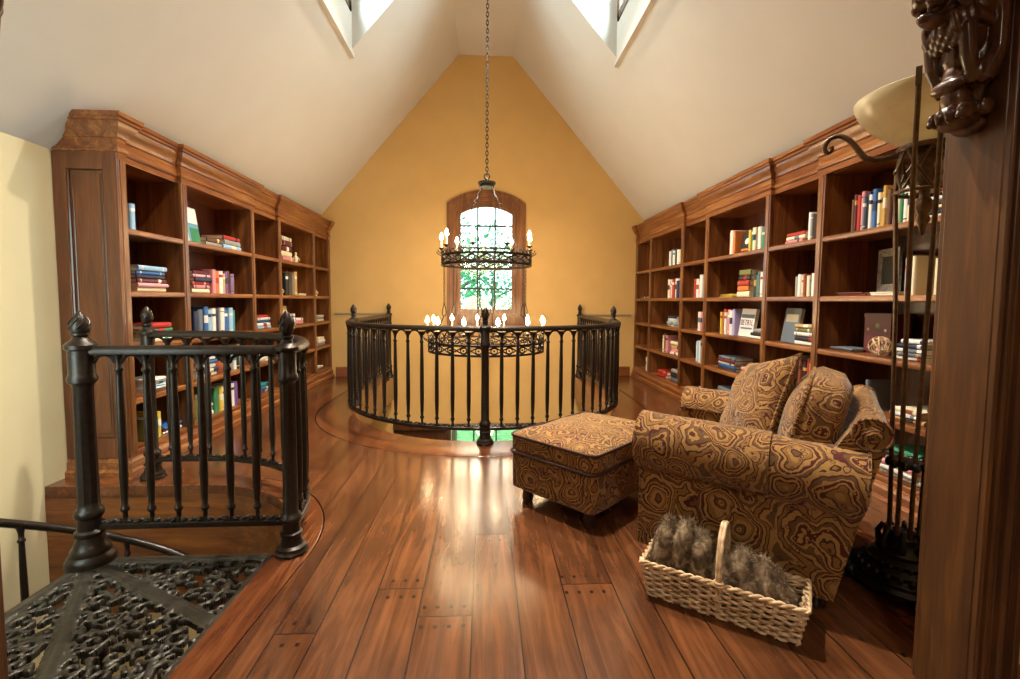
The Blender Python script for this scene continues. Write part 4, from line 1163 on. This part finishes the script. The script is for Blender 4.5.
# ------------------------------------------------------------------ ottoman
ot = thing('ottoman', 'paisley upholstered ottoman with puffed cushion top in front of the armchair', 'ottoman', (.635, 2.765, 0), math.radians(43))
m = MB(); block(m, .77, .59, .09, .30, .035, .012); fuzz(m, .003, 6); o = m.build('body', 'fab', ot, smooth=60)
m = MB(); block(m, .785, .605, .305, .415, .05, .018, .05); fuzz(m, .008, 5, 4); o = m.build('cushion_top', 'fab2', ot, smooth=60)
for z, dx in ((.31, .79), (.408, .785)):
    welt([p for p in rrect(dx, dx - .18, .05, z)], .008).build('welt', 'welt', ot, smooth=60)
for sx in (-.31, .31):
    for sy in (-.22, .22):
        m = MB().lathe([(0, 0), (.028, 0), (.036, .03), (.03, .06), (.04, .08), (.042, .093), (0, .093)], n=12); o = m.build('leg', 'leg', ot); o.location = (sx, sy, 0)

# ------------------------------------------------------------------ wicker basket with a fur throw
bk = thing('basket', 'shallow rectangular wicker basket with arched handle on the floor beside the armchair', 'basket', (.928, 1.714, 0), math.radians(-35.6))
bk.scale = (.97, .95, .98)
def per(lx, ly, n):
    P = []; tot = 2 * (lx + ly)
    for i in range(n):
        d = tot * i / n
        if d < lx: P.append((-lx / 2 + d, -ly / 2, 0, -1))
        elif d < lx + ly: P.append((lx / 2, -ly / 2 + d - lx, 1, 0))
        elif d < 2 * lx + ly: P.append((lx / 2 - (d - lx - ly), ly / 2, 0, 1))
        else: P.append((-lx / 2, ly / 2 - (d - 2 * lx - ly), -1, 0))
    return P
NS = 42; BH = .145
m = MB()
for r in range(11):
    z = .008 + r * .0128; f = z / BH; lx, ly = .535 + .05 * f, .165 + .05 * f
    pts = []
    for i, (x, y, nx, ny) in enumerate(per(lx, ly, NS * 4)):
        w = .0062 * sin(2 * PI * i / 8 + (PI if r % 2 else 0))
        pts.append((x + nx * w, y + ny * w, z + .0012 * sin(i * 1.7 + r)))
    m.tube(pts, .0064, 5, closed=True, flat=(1.05, .8))
m.build('weave', 'wicker', bk, smooth=60)
m = MB()
P0, P1 = per(.535, .165, NS), per(.59, .22, NS)
for a, b in zip(P0, P1): m.tube([(a[0], a[1], .0), (b[0], b[1], BH)], .0042, 5)
m.build('stakes', 'wicker', bk, smooth=60)
m = MB()
for k in (0, 1):
    m.tube([(x + nx * .006 * cos(i * .7 + PI * k), y + ny * .006 * cos(i * .7 + PI * k), BH + .004 + .006 * sin(i * .7 + PI * k)) for i, (x, y, nx, ny) in enumerate(per(.592, .222, NS * 5))], .0065, 6, closed=True)
m.build('rim', 'wicker', bk, smooth=60)
m = MB(); m.box(-.265, -.08, .003, .265, .08, .008); m.build('bottom', 'wicker', bk)
m = MB()
for k in (-1, 1):
    pts = [(.005 + k * .0045, -.088, .01), (.005 + k * .0045, -.114, .15)]
    for i in range(13):
        a = PI * i / 12; pts.append((.005 + k * (.0045 + .001 * sin(a)), -.114 * cos(a), .15 + .195 * sin(a) ** .75))
    pts += [(.005 + k * .0045, .114, .15), (.005 + k * .0045, .088, .01)]
    m.tube(pts, .0078, 7)
m.build('handle', 'wicker', bk, smooth=60)
m = MB()
for z in (.05, .09, .15, .165):
    m.tube([(.005 + .017 * cos(a), -.088 - .026 * z / .15 + .012 * sin(a) - .003, z) for a in [2 * PI * k / 10 for k in range(10)]], .0042, 5, closed=True)
m.build('handle_binding', 'wicker', bk, smooth=60)
random.seed(12)
m = MB(); lumps = [(-.225, .012, .175, .05, .085, .13, 8), (-.15, .01, .185, .05, .088, .135, 4), (-.075, .0, .17, .045, .085, .115, 0), (.0, .0, .13, .05, .08, .085, 0), (.075, .004, .165, .06, .085, .10, -6), (.15, .0, .15, .06, .085, .095, -10), (.21, -.005, .12, .045, .08, .08, -14), (.10, -.045, .135, .12, .045, .06, 0)]
fm = MB()
for (x, y, z, rx, ry, rz, tl) in lumps:
    R = Matrix.Rotation(math.radians(tl), 3, 'Y'); fm.ball((x, y, z), (rx, ry, rz), m=R, seg=26, ring=18)
fm.b.normal_update()
for v in fm.b.verts:
    n_ = noise.noise(v.co * 22) * .012 + noise.noise(v.co * 60) * .006; v.co += v.normal * n_
fm.b.normal_update()
surf = [(v.co.copy(), v.normal.copy()) for v in fm.b.verts]
ft = fm.build('fur_throw', 'fur', None, smooth=80)
ft.scale = bk.scale; ft.location = bk.location; ft.rotation_euler = bk.rotation_euler
tag(ft, 'grey brown shaggy fur throw bundled in the wicker basket', 'blanket')
m = MB()
for _ in range(11000):
    p, n_ = random.choice(surf)
    t = n_.orthogonal(); t.rotate(Matrix.Rotation(random.uniform(0, 6.28), 3, n_))
    b0 = p + t * random.uniform(0, .012); d = (n_ * .7 + t * random.uniform(.2, 1.0) + Vector((0, 0, -.25))).normalized() * random.uniform(.014, .032)
    s = t.cross(n_).normalized() * .0011
    m.face([m.b.verts.new(b0 - s), m.b.verts.new(b0 + s), m.b.verts.new(b0 + d)])
h_ = m.build('fur_strands', 'fur', ft, smooth=None); h_['kind'] = 'stuff'

# ------------------------------------------------------------------ floor lamp
LX, LY = 1.733, 1.78
lp = thing('floor_lamp', 'tall wrought iron floor lamp with amber glass bowl shade beside the right door jamb', 'lamp', (LX, LY, 0))
va = math.atan2(LY, LX)                      # bearing away from the hall
def lpol(r, a, z): return Vector((r * cos(a), r * sin(a), z))
m = MB(); m.lathe([(0, .025), (.10, .03), (.155, .035), (.165, .055), (.15, .07), (.152, .085), (.135, .10), (.14, .118), (.115, .135), (.118, .15), (.09, .165), (.092, .18), (.07, .20), (.06, .225), (.066, .24), (.05, .255), (0, .26)], n=28)
for k in range(24):
    a = 2 * PI * k / 24; m.ball(lpol(.146, a, .11), (.012, .012, .014), seg=7, ring=5); m.ball(lpol(.118, a, .142), (.009, .009, .010), seg=7, ring=5)
for k in range(8):
    a = 2 * PI * k / 8; m.tube([lpol(.075, a, .19), lpol(.085, a, .235), lpol(.068, a, .27), lpol(.05, a, .262)], lambda t: .014 * (1 - .5 * t), 6)
m.build('base', 'base', lp, smooth=50)
for k in range(3):
    a = va + PI / 2 + 2 * PI * k / 3
    m = MB(); m.ball(lpol(.165, a, .035), (.045, .045, .035)); m.ball(lpol(.18, a, .06), (.03, .03, .03)); m.tube([lpol(.1, a, .12), lpol(.165, a, .10), lpol(.185, a, .05)], .025, 8); m.build('foot', 'base', lp)
rods = []
for i, (r0, r1, z1) in enumerate(((.046, .092, 1.64), (.046, .285, 2.03), (.046, .285, 2.03), (.046, .092, 1.64))):
    # left, front left, front right, right as seen from the hall
    a = va + PI + (-1.12, -.33, .33, 1.12)[i] if False else va + PI - (1.25, .42, -.42, -1.25)[i]
    if i in (1, 2): pts = [lpol(.05, a, .24), lpol(.052, a, .55), lpol(.075, a, 1.2), lpol(.17, va + PI - (.20, -.20)[i - 1], 1.64), lpol(.262, va + PI - (.125, -.125)[i - 1], 1.92), lpol(.27, va + PI - (.125, -.125)[i - 1], z1)]
    else: pts = [lpol(.048, a, .24), lpol(.055, a, .55), lpol(.072, a, 1.2), lpol(.092, a, 1.64), lpol(.078, a, 1.81)]
    m = MB(); m.tube(pts, .0085, 6)
    if i in (1, 2): m.tube([pts[-1] - Vector((0, 0, .06)), pts[-1]], .0125, 4)
    m.build('rod', 'bronze', lp, smooth=60)
def ring(r, z, t, n=28): return [lpol(r, 2 * PI * k / n, z) for k in range(n)]
m = MB(); m.tube(ring(.085, 1.81, 0), .011, 6, closed=True); m.tube(ring(.095, 1.64, 0), .008, 6, closed=True)
m.lathe([(.02, 1.80), (.082, 1.805), (.082, 1.818), (.05, 1.828), (.02, 1.828)], n=24)
for k in range(6):
    a0 = 2 * PI * k / 6; m.tube([lpol(.085, a0, 1.81), lpol(.092, a0 + PI / 6, 1.725), lpol(.095, a0 + PI / 3, 1.64)], .006, 5); m.tube([lpol(.085, a0 + PI / 3, 1.81), lpol(.092, a0 + PI / 6, 1.725), lpol(.095, a0, 1.64)], .006, 5)
    m.ball(lpol(.092, a0 + PI / 6, 1.725), .011, seg=8, ring=5)
m.build('lattice_collar', 'bronze', lp, smooth=60)
m = MB().lathe([(0, 1.80), (.03, 1.80), (.034, 1.76), (.024, 1.74), (.034, 1.72), (.036, 1.69), (.02, 1.66), (.016, 1.62), (.03, 1.60), (.032, 1.575), (.018, 1.55), (.024, 1.53), (.012, 1.50), (.008, 1.475), (0, 1.465)], n=16)
m.build('drop_finial', 'bronze', lp, smooth=60)
m = MB(); m.lathe([(0, .53), (.055, .53), (.058, .54), (.055, .556), (0, .556)], n=20)
for k in range(10): m.ball(lpol(.06, 2 * PI * k / 10, .543), (.016, .016, .02), seg=7, ring=5)
m.build('tray_collar', 'base', lp, smooth=50)
for k in range(3):
    a = va + PI / 2 + 2 * PI * k / 3
    if k == 0: a = va + PI / 2
    pts = [lpol(.08, a, 1.80), lpol(.13, a, 1.79), lpol(.19, a, 1.805), lpol(.22, a, 1.845), lpol(.25, a, 1.89), lpol(.285, a, 1.918), lpol(.32, a, 1.915), lpol(.338, a, 1.89), lpol(.338, a, 1.867), lpol(.324, a, 1.855), lpol(.312, a, 1.865), lpol(.316, a, 1.878)]
    # smooth the arm
    sm = []
    for i in range(len(pts) - 1):
        for t in (0, .5):
            p0, p1, p2, p3 = pts[max(i - 1, 0)], pts[i], pts[i + 1], pts[min(i + 2, len(pts) - 1)]
            sm.append(.5 * ((2 * p1) + (p2 - p0) * t + (2 * p0 - 5 * p1 + 4 * p2 - p3) * t * t + (3 * p1 - p0 - 3 * p2 + p3) * t ** 3))
    m = MB(); m.tube(sm + [pts[-1]], lambda t: .0135 - .005 * t, 8); m.build('scroll_arm', 'bronze', lp, smooth=60)
m = MB(); po_ = [(.0, 1.828), (.06, 1.83), (.10, 1.845), (.15, 1.878), (.195, 1.92), (.225, 1.962), (.24, 1.998), (.243, 2.014)]
m.lathe(po_ + [(r - .006, z + .004) for r, z in po_[::-1]], n=40); m.build('glass_bowl', 'bowl', lp, smooth=60)

# ------------------------------------------------------------------ carved lion corbels on the jambs
def lion(sgn, label):
    m = MB(); yc = (YJ0 + YJ1) / 2 + .004; x0 = XJ
    def S(d, dy, z, r, rot=0): # d = distance out from the jamb face
        M3 = Matrix.Rotation(math.radians(rot) * sgn, 3, 'Y') if rot else None
        z -= .03 if z < 1.95 else .03 + .06 * min(1, (z - 1.95) / .1)
        m.ball((sgn * (x0 - d), yc + dy, z), r, m=M3, seg=14, ring=10)
    # paw with toes
    S(.045, 0, 1.765, (.05, .045, .034)); S(.06, 0, 1.80, (.036, .034, .04))
    for k in range(4): S(.070 + .010 * (1 - abs(k - 1.5) / 1.5), -.042 + .028 * k, 1.757, (.030, .0125, .024)); S(.094, -.042 + .028 * k, 1.742, (.010, .006, .009))
    S(.03, -.052, 1.765, (.022, .014, .024)); S(.03, .052, 1.765, (.022, .014, .024)); S(.088, 0, 1.835, (.021, .05, .021)); S(.05, 0, 1.735, (.04, .05, .018))
    S(.02, 0, 1.73, (.03, .045, .028))
    # foreleg and knee, chest
    S(.062, 0, 1.855, (.034, .034, .055)); S(.058, 0, 1.92, (.04, .04, .06)); S(.05, 0, 1.99, (.055, .05, .07)); S(.02, 0, 1.9, (.03, .05, .14))
    # scroll wings each side
    for s in (-1, 1):
        pts = []
        for i in range(40):
            t = i / 39; ang = math.radians(-60 + 420 * t); r = .034 * (1 - .75 * t)
            pts.append((sgn * (x0 - .028 - r * cos(ang)), yc + s * .056, 1.83 + r * sin(ang)))
        m.tube(pts, lambda t: .014 - .005 * t, 7)
        m.tube([(sgn * (x0 - .045), yc + s * .058, 1.80), (sgn * (x0 - .012), yc + s * .06, 1.88), (sgn * (x0 - .012), yc + s * .06, 1.97), (sgn * (x0 - .03), yc + s * .058, 2.05), (sgn * (x0 - .055), yc + s * .056, 2.065), (sgn * (x0 - .066), yc + s * .055, 2.04), (sgn * (x0 - .052), yc + s * .055, 2.03)], lambda t: .018 + .006 * sin(PI * t), 8)
        m.tube([(sgn * (x0 - .06), yc + s * .045, 1.80), (sgn * (x0 - .085), yc + s * .05, 1.87), (sgn * (x0 - .095), yc + s * .05, 1.94), (sgn * (x0 - .07), yc + s * .045, 2.0)], lambda t: .014 + .006 * sin(PI * t), 8)
    # chest tufts
    random.seed(3)
    for r in range(4):
        for k in range(5):
            dy = -.044 + .022 * k + (.011 if r % 2 else 0); S(.088 + .012 * (1 - (dy / .05) ** 2) + .006 * r, dy, 1.955 + .03 * r, (.012, .013, .026), 15)
    # mane
    for k in range(26):
        a = 2 * PI * k / 26; S(.055 + .02 * cos(3 * a), .062 * cos(a), 2.13 + .085 * sin(a), (.024, .018, .034), random.uniform(-30, 30))
    S(.05, 0, 2.13, (.06, .06, .09)); S(.01, 0, 2.14, (.03, .055, .12))
    # head: skull, muzzle, jaw, brows, nose, cheeks, ears
    def H(d, dy, z, r, rot=0): S(.075 + (d - .075) * 1.3, dy * 1.15, 2.15 + (z - 2.13) * 1.3, tuple(q * 1.27 for q in r), rot)
    H(.095, 0, 2.13, (.05, .045, .05)); H(.135, 0, 2.114, (.036, .03, .024)); H(.155, 0, 2.12, (.014, .02, .013)); H(.126, 0, 2.068, (.034, .024, .011), 14); H(.150, 0, 2.073, (.010, .014, .010)); H(.10, 0, 2.075, (.02, .03, .022))
    for s in (-1, 1):
        H(.12, s * .026, 2.148, (.022, .012, .010), -20); H(.118, s * .03, 2.136, (.009, .008, .008)); H(.139, s * .02, 2.100, (.022, .012, .014)); H(.085, s * .042, 2.105, (.03, .014, .03)); H(.07, s * .045, 2.19, (.016, .014, .022))
        H(.148, s * .013, 2.088, (.004, .004, .012)); H(.146, s * .012, 2.080, (.004, .004, .008)); H(.135, s * .017, 2.086, (.0035, .0035, .007))
        for k in range(4): H(.06 - .004 * k, s * (.048 + .004 * (k % 2)), 2.06 + .035 * k, (.03, .012, .014), 30)
        for k in range(3): H(.108 - .012 * k, s * (.036 + .006 * k), 2.05 + .004 * k, (.010, .010, .028), -14)
    H(.10, 0, 2.185, (.035, .035, .018), 25)
    # top block
    m.box(min(sgn * x0, sgn * (x0 - .10)), yc - .066, 2.235, max(sgn * x0, sgn * (x0 - .10)), yc + .066, 2.30)
    bmesh.ops.recalc_face_normals(m.b, faces=m.b.faces)
    o = m.build('lion_corbel', 'carve', None, smooth=180)
    md = o.modifiers.new('remesh', 'REMESH'); md.mode = 'VOXEL'; md.voxel_size = .0030; md.use_smooth_shade = True
    sm = o.modifiers.new('smooth', 'SMOOTH'); sm.factor = .5; sm.iterations = 2
    bpy.context.view_layer.update()
    me = bpy.data.meshes.new_from_object(o.evaluated_get(bpy.context.evaluated_depsgraph_get()))
    o.modifiers.clear(); o.data = me
    tag(o, label, 'carving')
lion(1, 'dark carved lion corbel with clawed paw high on the right door jamb')
lion(-1, 'dark carved lion corbel mostly cut off at the left picture edge')

# ------------------------------------------------------------------ outdoors
def tree(x, y, z0, hgt, rad, seed, label, colr):
    random.seed(seed)
    r = thing('tree', label, 'tree', (x, y, z0), 0, 'trees outside the window')
    t = MB(); t.tube([(0, 0, 0), (.06, .03, hgt * .3), (-.05, .05, hgt * .6), (0, 0, hgt * .85)], lambda u: .16 * (1 - .8 * u), 8)
    for k in range(9):
        a = random.uniform(0, 6.28); b = random.uniform(.3, .8) * hgt; e = rad * .8
        t.tube([(0, 0, b), (e * .5 * cos(a), e * .5 * sin(a), b + .3), (e * cos(a), e * sin(a), b + .8)], lambda u: .05 * (1 - .8 * u), 5)
    t.build('trunk', 'carve', r)
    m = MB()
    for _ in range(2600):
        d = Vector((random.gauss(0, 1), random.gauss(0, 1), random.gauss(0, 1))).normalized() * random.uniform(.45, 1)
        p = Vector((d.x * rad, d.y * rad, hgt * .62 + d.z * hgt * .42))
        n_ = Vector((random.gauss(0, 1), random.gauss(0, 1), random.gauss(.5, 1))).normalized(); u = n_.orthogonal().normalized(); w_ = n_.cross(u); s = random.uniform(.05, .11)
        m.face([m.b.verts.new(p + u * s), m.b.verts.new(p + w_ * s * .5 + n_ * s * .1), m.b.verts.new(p - u * s), m.b.verts.new(p - w_ * s * .5 + n_ * s * .1)])
    f = m.build('foliage', colr, r, smooth=None)
def leafmat(name, a, b):
    t = NT(name); v = t.coord(); n = t.noise(v, 2.5, 3)
    c = t.ramp(n.outputs['Fac'], [(.3, lin(a)), (.7, lin(b))]); t.set(c, .5)
    tl = t.n('BsdfTranslucent'); t.l(c, tl.inputs['Color']); mx = t.n('MixShader'); mx.inputs[0].default_value = .4
    t.l(t.b.outputs[0], mx.inputs[1]); t.l(tl.outputs[0], mx.inputs[2]); t.l(mx.outputs[0], t.out.inputs['Surface']); return t.m
M['leafa'] = leafmat('garden leaves', '#1f5a38', '#58b07a'); M['leafb'] = leafmat('deep garden leaves', '#12402c', '#2f7d58')
tree(-.9, 12.0, -3.2, 6.4, 1.5, 3, 'leafy green tree filling the left half of the arched window', 'leafa')
tree(2.5, 13.8, -3.2, 6.0, 1.7, 4, 'darker green tree in the right half of the arched window', 'leafb')
tree(.35, 17.5, -3.2, 7.2, 1.7, 5, 'distant tree between the two nearer trees outside the arched window', 'leafa')
def grass():
    t = NT('garden lawn'); v = t.coord(); n = t.noise(v, 6, 4); t.set(t.ramp(n.outputs['Fac'], [(.3, lin('#3c6a3a')), (.7, lin('#6fa05a'))]), .9); return t.m
M['lawn'] = grass()
struct(MB().box(-14, YB + .2, -3.3, 14, 34, -3.2).build('ground', 'lawn'))

# ------------------------------------------------------------------ light
wd = bpy.data.worlds.new('sky'); SC.world = wd; wd.use_nodes = True
bgn = wd.node_tree.nodes['Background']; bgn.inputs[0].default_value = (.80, .95, 1.0, 1); bgn.inputs[1].default_value = 4.6
def portal(loc, to, sx, sy):
    L = bpy.data.lights.new('window_portal', 'AREA'); L.shape = 'RECTANGLE'; L.size = sx; L.size_y = sy; L.cycles.is_portal = True
    o = bpy.data.objects.new('window_portal', L); COL.objects.link(o); o.location = loc; o.rotation_euler = Vector(to).to_track_quat('-Z', 'Y').to_euler()
portal((WX, YB + .2, 1.85), (0, -1, 0), .95, 1.75)
portal((-2.21, YJ0 - .02, 1.2), (0, 1, 0), .75, 1.6)
portal((WX, YB + .2, -1.85), (0, -1, 0), 1.1, 2.1)
for sgn in (-1, 1): portal((sgn * (DX1 + .12), (DY0 + DY1) / 2, 4.46), (-sgn, 0, 0), 1.15, .62)
def fill_can(x, y, z, e, spread=150, col=(1, .92, .79), size=.12):  # unseen recessed lamp, added as fill for shelves, chair and jambs
    r = thing('ceiling_light', None, None, (x, y, z)); r['kind'] = 'structure'
    MB().lathe([(.075, 0), (.095, -.004), (.095, .0), (.075, .004)], n=20).build('trim_collar', 'foil', r)
    MB().lathe([(0, .0), (.074, 0), (.074, .02), (0, .02)], n=20).build('diffuser', 'can', r)
    L = bpy.data.lights.new('downlight', 'AREA'); L.shape = 'DISK'; L.size = size; L.energy = e; L.color = col; L.spread = math.radians(spread)
    o = bpy.data.objects.new('downlight', L); COL.objects.link(o); o.location = (x, y, z - .012)
fill_can(0, 2.5, ZR, 105, 110); fill_can(0, 4.2, ZR, 125, 110)
fill_can(.3, -.7, 2.7, 26); fill_can(.6, -1.8, 2.7, 9)
# downstairs lamp light
for x, y in ((0, 4.8),):
    L = bpy.data.lights.new('downstairs_lamp', 'POINT'); L.energy = 30; L.color = (1, .75, .45); L.shadow_soft_size = .2
    o = bpy.data.objects.new('downstairs_lamp', L); COL.objects.link(o); o.location = (x, y, -1.6)
vs = SC.view_settings; SC.display_settings.display_device = 'sRGB'
vs.view_transform = 'Standard'; vs.look = 'None'; vs.exposure = .2; vs.gamma = 1; vs.use_curve_mapping = False
